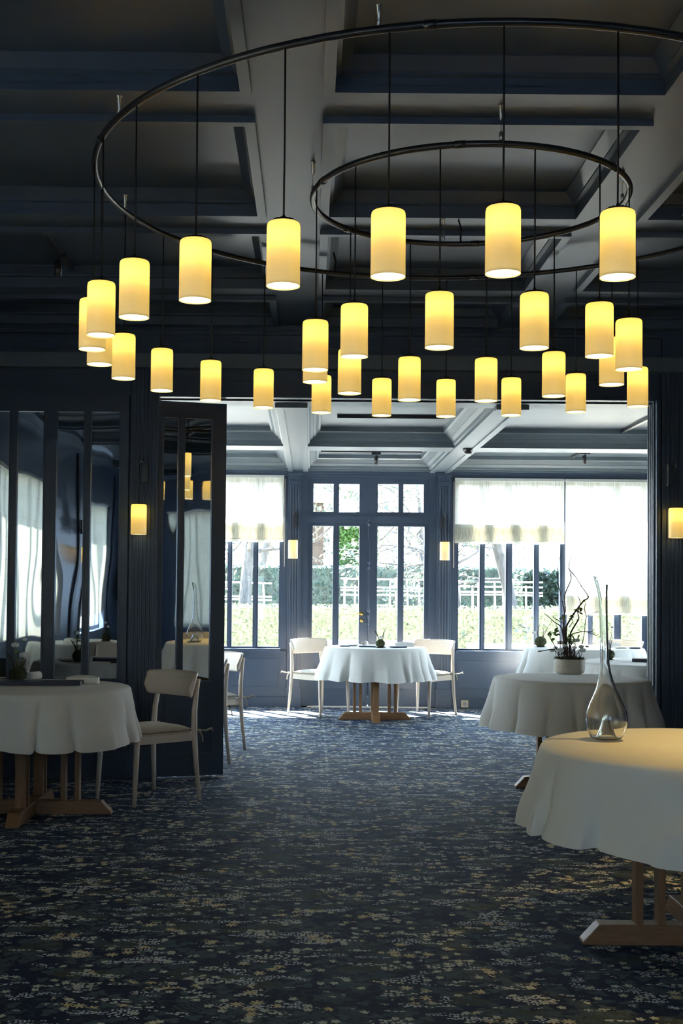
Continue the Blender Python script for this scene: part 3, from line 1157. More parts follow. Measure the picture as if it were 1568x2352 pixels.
inner = [
    (-167.2, 'pendant lamp of the inner ring furthest left, above another'),
    (-138.5, 'pendant lamp of the inner ring, second from the left at the front'),
    (-106.4, 'pendant lamp at the middle front of the inner ring, left of two'),
    (-75.6, 'pendant lamp at the middle front of the inner ring, right of two'),
    (-48.3, 'pendant lamp of the inner ring right under the big rightmost lamp'),
    (-19.5, 'pendant lamp of the inner ring furthest right'),
    (13.0, 'inner pendant lamp showing only its lower part near the right edge'),
    (46.2, 'pendant lamp at the rear of the inner ring, over the right blind'),
    (75.2, 'pendant lamp at the rear of the inner ring, right of the middle'),
    (107.2, 'pendant lamp at the rear of the inner ring, left of the middle'),
    (137.2, 'pendant lamp of the inner ring half hidden behind a nearer one, left of centre'),
    (166.9, 'inner pendant lamp showing only a low strip on the left')]
for ang, lab in inner:
    x, y = ringpos(IC, IR, ang)
    pendant((x, y, 2.263), IZ - 2.263, 'yellow ' + lab, 'lamps of the inner ring')


def sconce(x, y, z, label, power, bx):
    root = thing('wall_lamp', label, 'wall lamp', (x, y, z))
    shade_bm().build('lamp_shade', SHADE, root)
    k = MB()
    k.lathe([(0.050, 0.0), (0.040, 0.006)], 24, (0, 0, 0.2065), True, True)
    k.build('lamp_cap', CORD, root)
    k = MB()
    k.tube([(0, 0, 0.21), (0, 0, 0.52)], 0.003, 6)
    k.build('cord', CORD, root)
    k = MB()
    k.box(bx - 0.022, bx + 0.022, 0.03, 0.095, 0.36, 0.52)
    k.tube([(bx, 0.05, 0.505), (0, 0, 0.515)], 0.006, 6)
    k.tube([(0, 0, 0.49), (0, 0, 0.545)], 0.007, 6)
    k.build('bracket', DARKM, root, bevel=0.003)
    point(root, 0.155, power)
    diffuser(root)
    return root


sconce(-1.196, FW - 0.13, 1.708, 'lit wall lamp on the fluted pilaster left of the opening', LAMP_W, 0.03)
sconce(2.540, FW - 0.13, 1.716, 'lit wall lamp on the dark pier at the right edge', LAMP_W, -0.03)
sconce(-0.199, BWY - 0.13, 1.680, 'pale wall lamp on the pilaster left of the glazed door', LAMP_W * 0.45, 0.02)
sconce(1.509, BWY - 0.13, 1.675, 'pale wall lamp on the pilaster right of the glazed door', LAMP_W * 0.45, -0.02)
r = sconce(LX + 0.15, 0.9, 1.70, 'lit wall lamp on the left wall, seen in the mirror', LAMP_W, 0.0)
r.rotation_euler = (0, 0, PI / 2)


# ------------------------------------------------------------------ track lights, detector
def rail(name, p0, p1, label, spots):
    root = thing(name, label, 'track light', p0)
    d = Vector(p1) - Vector(p0)
    mb = MB()
    if abs(d.x) > abs(d.y):
        mb.box(0, d.x, -0.017, 0.017, -0.03, 0.0)
    else:
        mb.box(-0.017, 0.017, 0, d.y, -0.03, 0.0)
    mb.build('track', DARKM, root, bevel=0.003)
    for (t, tilt) in spots:
        q = d * t
        s = MB()
        s.box(q.x - 0.05, q.x + 0.05, q.y - 0.02, q.y + 0.02, -0.055, -0.03)
        s.tube([(q.x, q.y, -0.055), (q.x, q.y, -0.075)], 0.006, 6)
        s.tube([(q.x + tilt, q.y, -0.07), (q.x, q.y, -0.16)], 0.022, 14)
        s.build('spotlight', DARKM, root)
    return root


rail('track_light', (-1.465, 6.40, CZ + 0.09), (-1.465, 8.3, CZ + 0.09), 'dark ceiling track with one spotlight over the left side', [(0.32, 0.0)])
rail('track_light', (0.22, 10.60, BZ + 0.17), (1.15, 10.60, BZ + 0.17), 'dark track across the middle ceiling coffer near the opening', [])
rail('track_light', (0.10, 13.25, BZ + 0.17), (1.20, 13.25, BZ + 0.17), 'dark track with a spotlight just before the glazed door', [(0.545, 0.0)])
rail('track_light', (2.90, 9.2, BZ + 0.17), (2.90, 13.6, BZ + 0.17), 'dark track with a spotlight in the right coffer', [(0.86, -0.01)])
TS = rail('track_light', (1.80, 3.3, CZ - 0.001), (1.80, 5.9, CZ - 0.001), 'unseen ceiling track with a warm spotlight added over the front right table', [(0.56, 0.0)])  # spotlight added out of view to turn the cloth top yellow
sp = bpy.data.lights.new('added_spot', 'SPOT')
sp.energy = 190
sp.color = (1.0, 0.66, 0.19)
sp.spot_size = math.radians(66)
sp.spot_blend = 0.9
sp.shadow_soft_size = 0.03
so = bpy.data.objects.new('added_spot', sp)
COL.objects.link(so)
so.parent = TS
so.location = (0, 2.6 * 0.56, -0.17)
so.rotation_euler = (0, math.radians(-6), 0)
mb = MB()
mb.lathe([(0.05, 0), (0.052, -0.025), (0.045, -0.03), (0.045, -0.042), (0.03, -0.05)], 20, (0, 0, 0), False, True)
tag(mb.build('smoke_detector', DARKM, None, (1.485, 11.62, BZ - 0.0)), 'dark round detector under the right rear ceiling beam', 'smoke detector')


# ------------------------------------------------------------------ tables and cloths
def cloth_mesh(R, flare, drop, folds, seed):
    rnd = random.Random(seed)
    n = 240
    ph = [rnd.uniform(0, 6.28) for _ in range(6)]
    amp = [0.35, 0.9, 0.55, 0.30, 0.35]
    fr = [3, folds, folds + 4, folds * 2 - 1, 6]

    def fold(a):
        b = a + 0.16 * math.sin(2 * a + ph[0]) + 0.09 * math.sin(5 * a + ph[3])
        c = abs(math.cos(folds * b / 2 + ph[1])) ** 0.55 * 2 - 1.45
        env = 0.85 + 0.25 * math.sin(3 * a + ph[2])
        return c * env + 0.35 * math.sin(4 * a + ph[4])
    levels = [(0.0, 0.0), (0.5, 0.0), (0.85, 0.0), (0.965, -0.001), (0.992, -0.006), (1.005, -0.018)]
    vs = [(0, 0, 0)]
    for (q, z) in levels[1:]:
        for i in range(n):
            a = 2 * PI * i / n
            vs.append((R * q * math.cos(a), R * q * math.sin(a), z))
    nd = 16
    for j in range(1, nd + 1):
        t = j / nd
        for i in range(n):
            a = 2 * PI * i / n
            f = fold(a)
            g = t ** 0.9
            r = R * 1.006 + flare * t * 0.85 + g * 0.046 * f + 0.006 * t * math.sin(9 * t + f * 2)
            aa = a + 0.05 * g * math.sin(folds * a + ph[1] + 1.2)
            z = -0.018 - drop * t - 0.006 * t * f
            vs.append((r * math.cos(aa), r * math.sin(aa), z))
    fs = [(0, 1 + i, 1 + (i + 1) % n) for i in range(n)]
    rows = len(levels) - 1 + nd
    for j in range(rows - 1):
        for i in range(n):
            k = (i + 1) % n
            fs.append((1 + j * n + i, 1 + (j + 1) * n + i, 1 + (j + 1) * n + k, 1 + j * n + k))
    mb = MB()
    mb.add(vs, fs, True)
    return mb


def table(x, y, R, arm, label, clabel, seed, rz=0.0, flare=0.085, drop=0.30, folds=16, crz=0.0):
    root = thing('round_table', label, 'table', (x, y, 0), rz, 'round tables with crossed wooden feet')
    bh, bw = 0.078, 0.075
    pr = [(-arm, 0.0), (arm, 0.0), (arm, 0.012), (arm - 0.062, bh), (-arm + 0.062, bh), (-arm, 0.012)]
    m = MB()
    m.prism(pr, -bw / 2, bw / 2, 'y')
    m.build('foot_beam', OAK_H, root, bevel=0.004)
    for s in (-1, 1):
        m = MB()
        if s < 0:
            pp = [(-arm, 0.0), (-bw / 2, 0.0), (-bw / 2, bh), (-arm + 0.062, bh), (-arm, 0.012)]
        else:
            pp = [(bw / 2, 0.0), (arm, 0.0), (arm, 0.012), (arm - 0.062, bh), (bw / 2, bh)]
        m.prism(pp, -bw / 2, bw / 2, 'x')
        m.build('foot_beam', OAK_H, root, bevel=0.004)
    for (dx, dy) in ((1, 0), (-1, 0), (0, 1), (0, -1)):
        for o in (arm * 0.40, arm * 0.57):
            m = MB()
            cx, cy = dx * o, dy * o
            a, b = (0.015, 0.030) if dx else (0.030, 0.015)
            m.box(cx - a, cx + a, cy - b, cy + b, bh - 0.002, 0.70)
            m.build('post', OAK, root, bevel=0.003)
    m = MB()
    m.box(-R * 0.7, R * 0.7, -0.04, 0.04, 0.68, 0.715)
    m.box(-0.04, 0.04, -R * 0.7, R * 0.7, 0.68, 0.714)
    m.lathe([(R - 0.02, 0.0), (R - 0.012, 0.006), (R - 0.012, 0.026), (R - 0.016, 0.031)], 48, (0, 0, 0.714), True, True)
    m.build('tabletop', OAK, root)
    c = cloth_mesh(R, flare, drop, folds, seed).build('tablecloth', CLOTH, None, (x, y, 0.75))
    c.rotation_euler = (0, 0, crz)
    tag(c, clabel, 'tablecloth', 'round white tablecloths')
    return root


TT = 0.752
table(1.545, 4.72, 0.645, 0.50, 'wooden table at the front right, nearest the viewer, its foot beam lit',
      'large white cloth at the front right, its top glowing yellow under the lamps', 3, folds=16, drop=0.30, crz=0.3)
table(1.785, 8.40, 0.525, 0.38, 'dark-looking wooden table before the right pier, carrying the potted branches',
      'grey-shaded white cloth under the pot of branches', 11, folds=16, drop=0.32)
table(-1.64, 7.30, 0.575, 0.48, 'brown wooden table at the left edge in front of the mirrored doors',
      'cream-lit white cloth on the left table in front of the mirrors', 5, folds=16, drop=0.30, flare=0.07)
table(0.675, 12.68, 0.525, 0.37, 'brown wooden table in the sunlight before the glazed door',
      'bright white cloth on the table before the glazed door', 8, folds=16, drop=0.31, flare=0.10)
table(2.90, 13.00, 0.62, 0.42, 'table by the right window behind the potted branches',
      'glowing white cloth on the table by the right window', 21, folds=16, drop=0.31)
table(2.95, 10.35, 0.66, 0.42, 'table half hidden behind the glass decanter, in front of the right window table',
      'shaded white cloth half hidden between the pot and the right pier', 31, folds=16, drop=0.31)
table(-1.55, 9.80, 0.52, 0.38, 'table hidden behind the folded mirrored leaf', 'white cloth hidden behind the folded mirrored leaf', 41)
table(-2.35, 4.20, 0.58, 0.42, 'table by the long blind on the left, seen only in the mirrors', 'white cloth by the left window, seen only in the mirrors', 51)


# ------------------------------------------------------------------ chairs
def make_chair(name, label, loc, rz, sunny=False):
    root = thing(name, label, 'chair', loc, rz, 'pale wooden dining chairs')
    fr = (0.205, 0.225)
    for s in (-1, 1):
        m = MB()
        m.tube([(s * 0.205, 0.232, 0), (s * 0.202, 0.222, 0.22), (s * 0.20, 0.212, 0.435)], [0.0125, 0.0165, 0.019], 12)
        m.build('leg', BEECH, root)
    for s in (-1, 1):
        m = MB()
        m.tube([(s * 0.248, -0.235, 0), (s * 0.232, -0.215, 0.22), (s * 0.222, -0.205, 0.42), (s * 0.214, -0.212, 0.56), (s * 0.205, -0.235, 0.70), (s * 0.20, -0.252, 0.76)],
               [0.0125, 0.016, 0.0195, 0.018, 0.015, 0.012], 12)
        m.build('leg', BEECH, root)
    m = MB()
    for (a, b, y0, y1) in ((-0.20, 0.20, 0.20, 0.222), (-0.215, 0.215, -0.215, -0.193)):
        m.box(a, b, y0, y1, 0.375, 0.425)
    for s in (-1, 1):
        x0, x1 = s * 0.222, s * 0.198
        y0, y1 = -0.2, 0.21
        vs = [(s * 0.225, -0.2, 0.375), (s * 0.203, -0.2, 0.375), (s * 0.188, 0.21, 0.375), (s * 0.21, 0.21, 0.375)]
        vs += [(v[0], v[1], 0.425) for v in vs]
        m.add(vs, [(0, 1, 2, 3), (7, 6, 5, 4), (0, 4, 5, 1), (1, 5, 6, 2), (2, 6, 7, 3), (3, 7, 4, 0)])
    m.build('seat_frame', BEECH_H, root)

    def pad(z0, z1, grow, puff):
        n = 20
        vs = []
        rings_ = [(0.0, z0 + 0.002), (0.96, z0), (1.0, (z0 + z1) / 2), (0.965, z1 - 0.004), (0.80, z1 + puff * 0.5), (0.4, z1 + puff), (0.0, z1 + puff)]
        seg = 40
        for (q, z) in rings_:
            for i in range(seg):
                a = 2 * PI * i / seg
                ca, sa = math.cos(a), math.sin(a)
                e = 0.28
                sx = math.copysign(abs(ca) ** e, ca)
                sy = math.copysign(abs(sa) ** e, sa)
                y = 0.008 + sy * (0.222 + grow)
                w = 0.214 - 0.02 * (y / 0.22) + grow
                vs.append((sx * w * q, y * q, z))
        fs = []
        for j in range(len(rings_) - 1):
            for i in range(seg):
                k = (i + 1) % seg
                fs.append((j * seg + i, j * seg + k, (j + 1) * seg + k, (j + 1) * seg + i))
        b = MB()
        b.add(vs, fs, True)
        return b
    pad(0.425, 0.437, 0.0, 0.0).build('seat', BEECH_H, root)
    cu = pad(0.438, 0.456, -0.004, 0.022).build('seat_cushion', CUSH, root)
    for s in (-1, 1):
        t = MB()
        bx, by, bz = s * 0.225, -0.215, 0.44
        t.tube([(s * 0.18, -0.19, 0.447), (s * 0.21, -0.212, 0.447), (s * 0.238, -0.228, 0.44)], 0.0045, 6)
        t.ball((s * 0.242, -0.236, 0.437), 0.011, 8, 5, jit=0.2)
        t.tube([(s * 0.242, -0.238, 0.437), (s * 0.27, -0.262, 0.442), (s * 0.30, -0.285, 0.455)], 0.0045, 6)
        t.tube([(s * 0.242, -0.238, 0.437), (s * 0.262, -0.270, 0.435), (s * 0.285, -0.295, 0.447), (s * 0.305, -0.29, 0.44)], 0.004, 6)
        t.tube([(s * 0.24, -0.236, 0.432), (s * 0.25, -0.25, 0.40), (s * 0.248, -0.255, 0.365)], 0.004, 6)
        t.build('cushion_tie', CUSH, cu)
    # curved plywood backrest
    nu, nv = 32, 10
    vs = []
    for j in range(nv + 1):
        v = j / nv
        for i in range(nu + 1):
            u = -1 + 2 * i / nu
            e = abs(u)
            hw = 0.262
            # rounded lower corners
            zt = 0.802 - 0.008 * u * u
            zb = 0.640 + 0.010 * u * u + (0.055 * max(0, (e - 0.86) / 0.14) ** 2.5)
            zt2 = zt - (0.012 * max(0, (e - 0.94) / 0.06) ** 2)
            z = zb + (zt2 - zb) * v
            x = hw * math.sin(u * 1.25) / math.sin(1.25) * (0.93 + 0.07 * v)
            y = -0.262 + 0.115 * (1 - math.cos(u * 1.25)) / (1 - math.cos(1.25)) - 0.035 * v + 0.004
            vs.append((x, y, z))
    b = MB()
    m_ = nu + 1
    b.add(vs, [(j * m_ + i, j * m_ + i + 1, (j + 1) * m_ + i + 1, (j + 1) * m_ + i) for j in range(nv) for i in range(nu)], True)
    b.build('backrest', BEECH_H, root, solid=0.012, bevel=0.0)
    return root


def face(dx, dy):
    return math.atan2(dy, dx) - PI / 2


G = 'pale wooden dining chairs'
C1 = make_chair('dining_chair', 'pale wooden chair pulled up to the left table, in front of the mirrored leaf', (-1.028, 7.82, 0), face(-0.737, -0.675))
dup(C1, (-0.873, 10.26, 0), face(-0.737, -0.675), 'pale chair of which one side shows right behind the folded mirrored leaf', G)
dup(C1, (-0.945, 9.42, 0), face(-0.737, -0.675), 'pale chair of which only one rear leg shows beside the folded mirrored leaf', G)
dup(C1, (0.112, 13.20, 0), face(0.67, -0.74), 'sunlit pale chair left of the table before the glazed door', G)
dup(C1, (1.238, 13.21, 0), face(-0.62, -0.78), 'sunlit pale chair right of the table before the glazed door', G)
dup(C1, (3.35, 13.50, 0), face(-0.55, -0.9), 'pale chair back showing behind the right window table', G)
dup(C1, (-1.95, 5.05, 0), face(-0.4, -0.9), 'pale chair by the left window, seen in the mirrors', G)
dup(C1, (-2.135, 7.76, 0), face(0.77, -0.64), 'pale chair on the far left side of the left table, mostly outside the view', G)
dup(C1, (1.80, 3.82, 0), face(-0.2, 0.95), 'pale chair on the near side of the front right table, outside the view', G)


# ------------------------------------------------------------------ small things on the tables
def flower_head(mb, c, r):
    for k in range(5):
        a = 2 * PI * k / 5 + c[0] * 37
        mb.ball((c[0] + r * 0.5 * math.cos(a), c[1] + r * 0.5 * math.sin(a), c[2]), r * 0.62, 8, 6, 1.0, 0.08)
    mb.ball((c[0], c[1], c[2] + r * 0.3), r * 0.5, 7, 5)


def moss_ball(mb, c, r, sq=0.9, n=260):
    mb.ball(c, r, 24, 14, sq, 0.06)
    for _ in range(n):
        t = random.uniform(0, 2 * PI)
        ph = math.asin(random.uniform(-0.8, 1))
        d = Vector((math.cos(ph) * math.cos(t), math.cos(ph) * math.sin(t), math.sin(ph) * sq))
        p = Vector(c) + d * r * 0.97
        e = Vector((random.uniform(-1, 1), random.uniform(-1, 1), random.uniform(-1, 1))) * 0.004
        u = d.orthogonal().normalized() * 0.0025
        q = p + d * random.uniform(0.004, 0.009) + e
        mb.add([p - u, p + u, q], [(0, 1, 2)])


def posy(loc, r, label, tall, flowers, seed, twigs=4, glass=True):
    random.seed(seed)
    root = thing('moss_flower_arrangement', label, 'flower arrangement', loc)
    if glass:
        m = MB()
        m.lathe([(0.0, 0.0), (r * 0.8, 0.0), (r * 1.15, 0.004), (r * 1.2, 0.010), (r * 1.12, 0.009), (r * 0.8, 0.004), (0.0, 0.004)], 28)
        m.build('glass_dish', GLASS, root)
    m = MB()
    moss_ball(m, (0, 0, r * 0.88), r)
    m.build('moss', MOSS, root)
    m = MB()
    tips = []
    for k in range(twigs):
        a = random.uniform(0, 6.28)
        h = tall * random.uniform(0.6, 1.0)
        p = Vector((r * 0.4 * math.cos(a), r * 0.4 * math.sin(a), r * 1.6))
        pts = [p]
        d = Vector((math.cos(a) * 0.35, math.sin(a) * 0.35, 1)).normalized()
        st = 6
        for i in range(st):
            d = (d + Vector((random.uniform(-.35, .35), random.uniform(-.35, .35), random.uniform(-.1, .2)))).normalized()
            pts.append(pts[-1] + d * h / st)
        m.tube(pts, [0.0040 - 0.0024 * i / st for i in range(st + 1)], 5)
        for i in (2, 3, 4):
            q = pts[i]
            dd = Vector((random.uniform(-1, 1), random.uniform(-1, 1), 0.6)).normalized()
            m.tube([q, q + dd * h * 0.12, q + dd * h * 0.25 + Vector((0, 0, 0.01))], [0.0014, 0.001, 0.0006], 4)
        tips.append(pts)
    m.build('twig', TWIG, root)
    if flowers:
        s = MB()
        for f in flowers:
            s.tube([(f[0] * 0.3, f[1] * 0.3, r * 1.5), (f[0] * 0.8, f[1] * 0.8, (f[2] + r * 1.5) / 2), (f[0], f[1], f[2])], 0.0018, 5)
        s.build('stem', STEMG, root)
        for f in flowers:
            b = MB()
            flower_head(b, f[:3], f[3])
            b.build('blossom', PETAL if len(f) < 5 else LEAFI, root)
    return root


posy((-1.80, 7.60, TT), 0.052, 'moss posy with white blossoms and buds on the left table', 0.12,
     [(0.035, -0.01, 0.165, 0.026), (-0.02, 0.0, 0.225, 0.023), (0.035, 0.01, 0.258, 0.015), (-0.012, -0.005, 0.185, 0.013, 1)], 1, 5)
posy((0.715, 12.45, TT), 0.047, 'grey-green moss ball with a forked twig on the table before the glazed door', 0.20,
     [(0.0, -0.02, 0.105, 0.019)], 4, 4)
posy((2.42, 12.90, TT), 0.062, 'round moss ball with a white blossom at the left end of the right window table', 0.20,
     [(-0.07, 0.0, 0.15, 0.022), (0.035, 0.0, 0.16, 0.010)], 6, 4)
posy((2.575, 10.60, TT), 0.050, 'moss posy right behind the decanter neck', 0.18,
     [(-0.02, 0.0, 0.15, 0.028), (0.03, 0.0, 0.28, 0.012)], 9, 4)
posy((-2.1, 4.3, TT), 0.05, 'moss posy seen only in the mirrors', 0.15, [(0, 0, 0.2, 0.02), (0.03, 0, 0.16, 0.018)], 13, 4)


def menu(x, y, w, d, label, rz=0.0, h=0.012, z=TT, tilt=0.0):
    m = MB()
    m.box(-w / 2, w / 2, -d / 2, d / 2, 0, h)
    m.box(-w / 2 + 0.004, w / 2 + 0.001, -d / 2 + 0.003, d / 2 - 0.003, h * 0.25, h * 0.75)
    o = m.build('menu_booklet', NAVYCARD, None, (x, y, z), bevel=0.0015)
    o.rotation_euler = (tilt, 0, rz)
    return tag(o, label, 'menu')


def roll_napkin(x, y, label, r=0.026, l=0.10, rz=0.0):
    m = MB()
    n = 60
    vs = []
    for s in (-1, 1):
        for i in range(n + 1):
            t = i / n
            a = t * 2 * PI * 2.6
            q = r * (0.22 + 0.78 * t)
            vs.append((s * l / 2 + 0.004 * math.sin(a), q * math.cos(a), r + q * math.sin(a)))
    m.add(vs, [(i, i + 1, n + 2 + i, n + 1 + i) for i in range(n)], True)
    o = m.build('rolled_napkin', NAPK, None, (x, y, TT + 0.001), solid=0.003)
    o.rotation_euler = (0, 0, rz)
    return tag(o, label, 'napkin')


def tent_napkin(x, y, w, label, rz=0.0, h=0.05, d=0.07):
    m = MB()
    n = 20
    prof = []
    for i in range(n + 1):
        u = -1 + 2 * i / n
        prof.append((w / 2 * u, h * (0.78 + 0.22 * math.cos(u * PI / 2) ** 0.8)))
    vs = []
    for (px, pz) in prof:
        vs += [(px, -d / 2, 0), (px, -d * 0.42, pz * 0.8), (px, -d * 0.2, pz), (px, d * 0.2, pz), (px, d * 0.42, pz * 0.8), (px, d / 2, 0)]
    fs = []
    for i in range(n):
        for k in range(5):
            fs.append((i * 6 + k, i * 6 + k + 1, (i + 1) * 6 + k + 1, (i + 1) * 6 + k))
    fs.append((0, 5, 4, 3, 2, 1))
    fs.append(tuple(n * 6 + k for k in range(6)))
    m.add(vs, fs)
    o = m.build('folded_napkin', NAPK, None, (x, y, TT), bevel=0.003)
    o.rotation_euler = (0, 0, rz)
    return tag(o, label, 'napkin')


def plate(x, y, r, label):
    m = MB()
    m.lathe([(0.0, 0.004), (r * 0.6, 0.004), (r * 0.95, 0.014), (r, 0.016), (r * 0.97, 0.011), (r * 0.6, 0.0), (0.0, 0.0)], 36)
    return tag(m.build('side_plate', CERAM, None, (x, y, TT)), label, 'plate')


# left table
menu(-1.62, 7.40, 0.50, 0.16, 'long navy menu lying on the left table behind the posy', 0.05, 0.022)
roll_napkin(-1.72, 7.68, 'rolled white napkin behind the posy on the left table', rz=1.1, r=0.028, l=0.09)
tent_napkin(-1.385, 7.52, 0.195, 'white folded napkin standing near the right rim of the left table', 0.0, 0.048, 0.07)
plate(-1.92, 7.50, 0.085, 'white plate at the left edge of the left table')
menu(-1.48, 7.66, 0.12, 0.03, 'slim dark knife rest behind the napkins of the left table', 0.2, 0.008)
# table before the door
menu(0.36, 12.65, 0.10, 0.07, 'small dark booklet at the left end of the table before the glazed door', 0.1, 0.01)
menu(0.62, 12.55, 0.24, 0.10, 'navy menu lying left of the moss ball before the glazed door', 0.0, 0.014)
menu(0.90, 12.50, 0.16, 0.08, 'navy menu lying askew right of the moss ball before the glazed door', 0.35, 0.014)
tent_napkin(0.98, 12.78, 0.20, 'white folded napkin at the right of the table before the glazed door', 0.1, 0.045, 0.07)
roll_napkin(0.57, 12.75, 'rolled white napkin in the middle of the table before the glazed door', rz=1.3)
plate(0.44, 12.80, 0.08, 'white plate at the left of the table before the glazed door')
# right window table
tent_napkin(3.18, 13.00, 0.20, 'white folded napkin on the right window table', 0.1, 0.055, 0.08)
plate(3.22, 12.72, 0.08, 'white plate near the front of the right window table')
menu(3.36, 12.72, 0.10, 0.08, 'small dark booklet beside the plate on the right window table', 0.0, 0.014)
menu(2.82, 10.33, 0.21, 0.12, 'dark tray with turned-up end on the table before the right pier', -0.35, 0.028)
# seen in mirrors
tent_napkin(-2.5, 4.4, 0.2, 'white folded napkin on the table seen only in the mirrors', 0.4)
menu(-2.5, 4.15, 0.3, 0.12, 'dark menu on the table seen only in the mirrors', 0.1)

# decanter
DEC = thing('glass_decanter', 'tall clear glass decanter with a slanted lip on the yellow-lit front table', 'decanter', (1.180, 4.890, TT))
S = 0.00031
prof = [(150, 2258, 465), (200, 2232, 465), (240, 2150, 467), (260, 2050, 468), (262, 1990, 468), (252, 1900, 467), (214, 1800, 466), (170, 1700, 466),
        (124, 1600, 460), (96, 1500, 453), (74, 1400, 448), (62, 1300, 443), (57, 1200, 440), (54, 1000, 433), (52, 800, 428), (52, 600, 424), (55, 480, 420), (59, 420, 417), (64, 370, 412), (70, 330, 407), (76, 298, 401), (80, 276, 398), (81, 271, 397)]


def dec_ring(hw, yy, cx, off, k, top=0.0):
    pts = []
    seg = 40
    for i in range(seg):
        a = 2 * PI * i / seg
        r = max(hw * S - off, 0.001)
        x = (cx - 465) * S + r * math.cos(a)
        z = (2262 - yy) * S
        if top:
            sl = (-math.cos(a) + 1) / 2
            z += (110 * sl - 10) * S * top
            x += -25 * S * sl * top
        pts.append((x, r * math.sin(a), z))
    return pts


tf = lambda b: max(0.0, min(1.0, (520 - b) / 250)) ** 1.5
rows = [dec_ring(a, b, c, 0.0, 0, tf(b)) for i, (a, b, c) in enumerate(prof)]
inner_rows = [dec_ring(a, b - (14 if i == 0 else 0), c, 0.0022, 0, tf(b)) for i, (a, b, c) in enumerate(prof)]
punt_o = [(110, 2225), (70, 2120), (40, 2010), (24, 1965), (8, 1955)]
punt_i = [(118, 2205), (84, 2110), (54, 2000), (36, 1950), (10, 1935)]
po = [dec_ring(a, b, 465, 0, 0) for a, b in punt_o]
pi_ = [dec_ring(a, b, 465, 0, 0) for a, b in punt_i]
allr = list(reversed(po)) + rows + list(reversed(inner_rows)) + pi_
vs = [p for r_ in allr for p in r_]
seg = 40
fs = []
for j in range(len(allr) - 1):
    for i in range(seg):
        k = (i + 1) % seg
        fs.append((j * seg + i, j * seg + k, (j + 1) * seg + k, (j + 1) * seg + i))
fs.append(tuple(range(seg - 1, -1, -1)))
fs.append(tuple((len(allr) - 1) * seg + i for i in range(seg)))
m = MB()
m.add(vs, fs, True)
m.build('decanter_body', GLASS, DEC)

# pot with branches
random.seed(3)
POT = thing('branch_arrangement', 'cream pot of bare branches and white blossoms on the table before the right pier', 'flower arrangement', (1.855, 8.78, TT))
m = MB()
m.lathe([(0.0, 0.0), (0.085, 0.0), (0.100, 0.010), (0.108, 0.03), (0.109, 0.10), (0.107, 0.106), (0.100, 0.104), (0.099, 0.085), (0.0, 0.085)], 40)
m.build('pot', POTM, POT)
m = MB()
m.ball((0, 0, 0.088), 0.098, 28, 10, 0.22, 0.05)
for _ in range(900):
    a = random.uniform(0, 6.28)
    r = 0.104 * math.sqrt(random.random())
    h = random.uniform(0.01, 0.035)
    p = Vector((r * math.cos(a), r * math.sin(a), 0.095))
    q = p + Vector((random.uniform(-.02, .02), random.uniform(-.02, .02), h))
    u = Vector((random.uniform(-1, 1), random.uniform(-1, 1), 0)).normalized() * 0.004
    m.add([p - u, p + u, q], [(0, 1, 2)])
m.build('moss', MOSS, POT)
K = 0.000648


def P(cx, cy, d=0.0):
    return Vector(((cx - 625) * K, d, (1150 - cy) * K + 0.105))


def smooth_pts(pts, n=4):
    out = []
    for i in range(len(pts) - 1):
        p0 = pts[max(i - 1, 0)]
        p1, p2 = pts[i], pts[i + 1]
        p3 = pts[min(i + 2, len(pts) - 1)]
        for k in range(n):
            t = k / n
            out.append(0.5 * ((2 * p1) + (p2 - p0) * t + (2 * p0 - 5 * p1 + 4 * p2 - p3) * t * t + (3 * p1 - p0 - 3 * p2 + p3) * t ** 3))
    out.append(pts[-1])
    return out


branches = [
    ([(570, 1110), (560, 800), (545, 620), (500, 430), (470, 300), (465, 150), (490, 20), (495, -60)], 9, 2, -0.04, -0.10),
    ([(590, 1110), (570, 900), (565, 720), (590, 620), (580, 480), (600, 400), (645, 300), (655, 240), (635, 150), (640, 80), (675, -10)], 11, 2, 0.03, 0.06),
    ([(600, 1110), (580, 830), (620, 720), (700, 590), (760, 510), (800, 480), (790, 440), (720, 350), (665, 265), (570, 158)], 13, 5, 0.0, -0.12),
    ([(630, 1110), (640, 900), (720, 760), (752, 705), (745, 640), (775, 540), (755, 470), (730, 440)], 13, 3, 0.05, 0.12),
    ([(740, 1060), (755, 960), (765, 850), (785, 680), (900, 625)], 7, 3, -0.03, -0.10),
    ([(785, 680), (765, 600), (780, 530)], 6, 4, -0.07, -0.06),
    ([(565, 1100), (555, 830), (480, 750), (370, 650)], 11, 4, 0.04, 0.10),
    ([(645, 1000), (640, 890), (700, 860), (800, 850), (915, 893)], 9, 4, 0.0, -0.04),
    ([(800, 850), (860, 845), (912, 868)], 5, 3, -0.03, 0.02),
    ([(530, 1110), (510, 980), (490, 860), (450, 780), (438, 660)], 6, 2, -0.05, -0.10),
    ([(500, 1120), (430, 1045), (320, 1050), (230, 1062)], 5, 6, -0.06, -0.16),
    ([(560, 760), (500, 720), (460, 690), (490, 680)], 6, 3, 0.05, 0.09),
    ([(440, 600), (400, 500), (430, 560), (510, 470), (590, 360)], 3, 2, 0.08, 0.05),
    ([(600, 800), (640, 745), (632, 700), (660, 690)], 6, 3, -0.05, -0.05),
    ([(665, 265), (700, 258)], 4, 2, -0.1, -0.1),
    ([(610, 240), (595, 225), (630, 200)], 4, 2, -0.1, -0.1),
    ([(520, 1110), (430, 940), (400, 880)], 7, 4, 0.02, 0.05),
    ([(700, 1110), (800, 1010), (815, 985)], 5, 3, 0.04, 0.09),
    ([(640, 1110), (700, 1000), (640, 960), (600, 940)], 7, 4, 0.06, 0.07)]
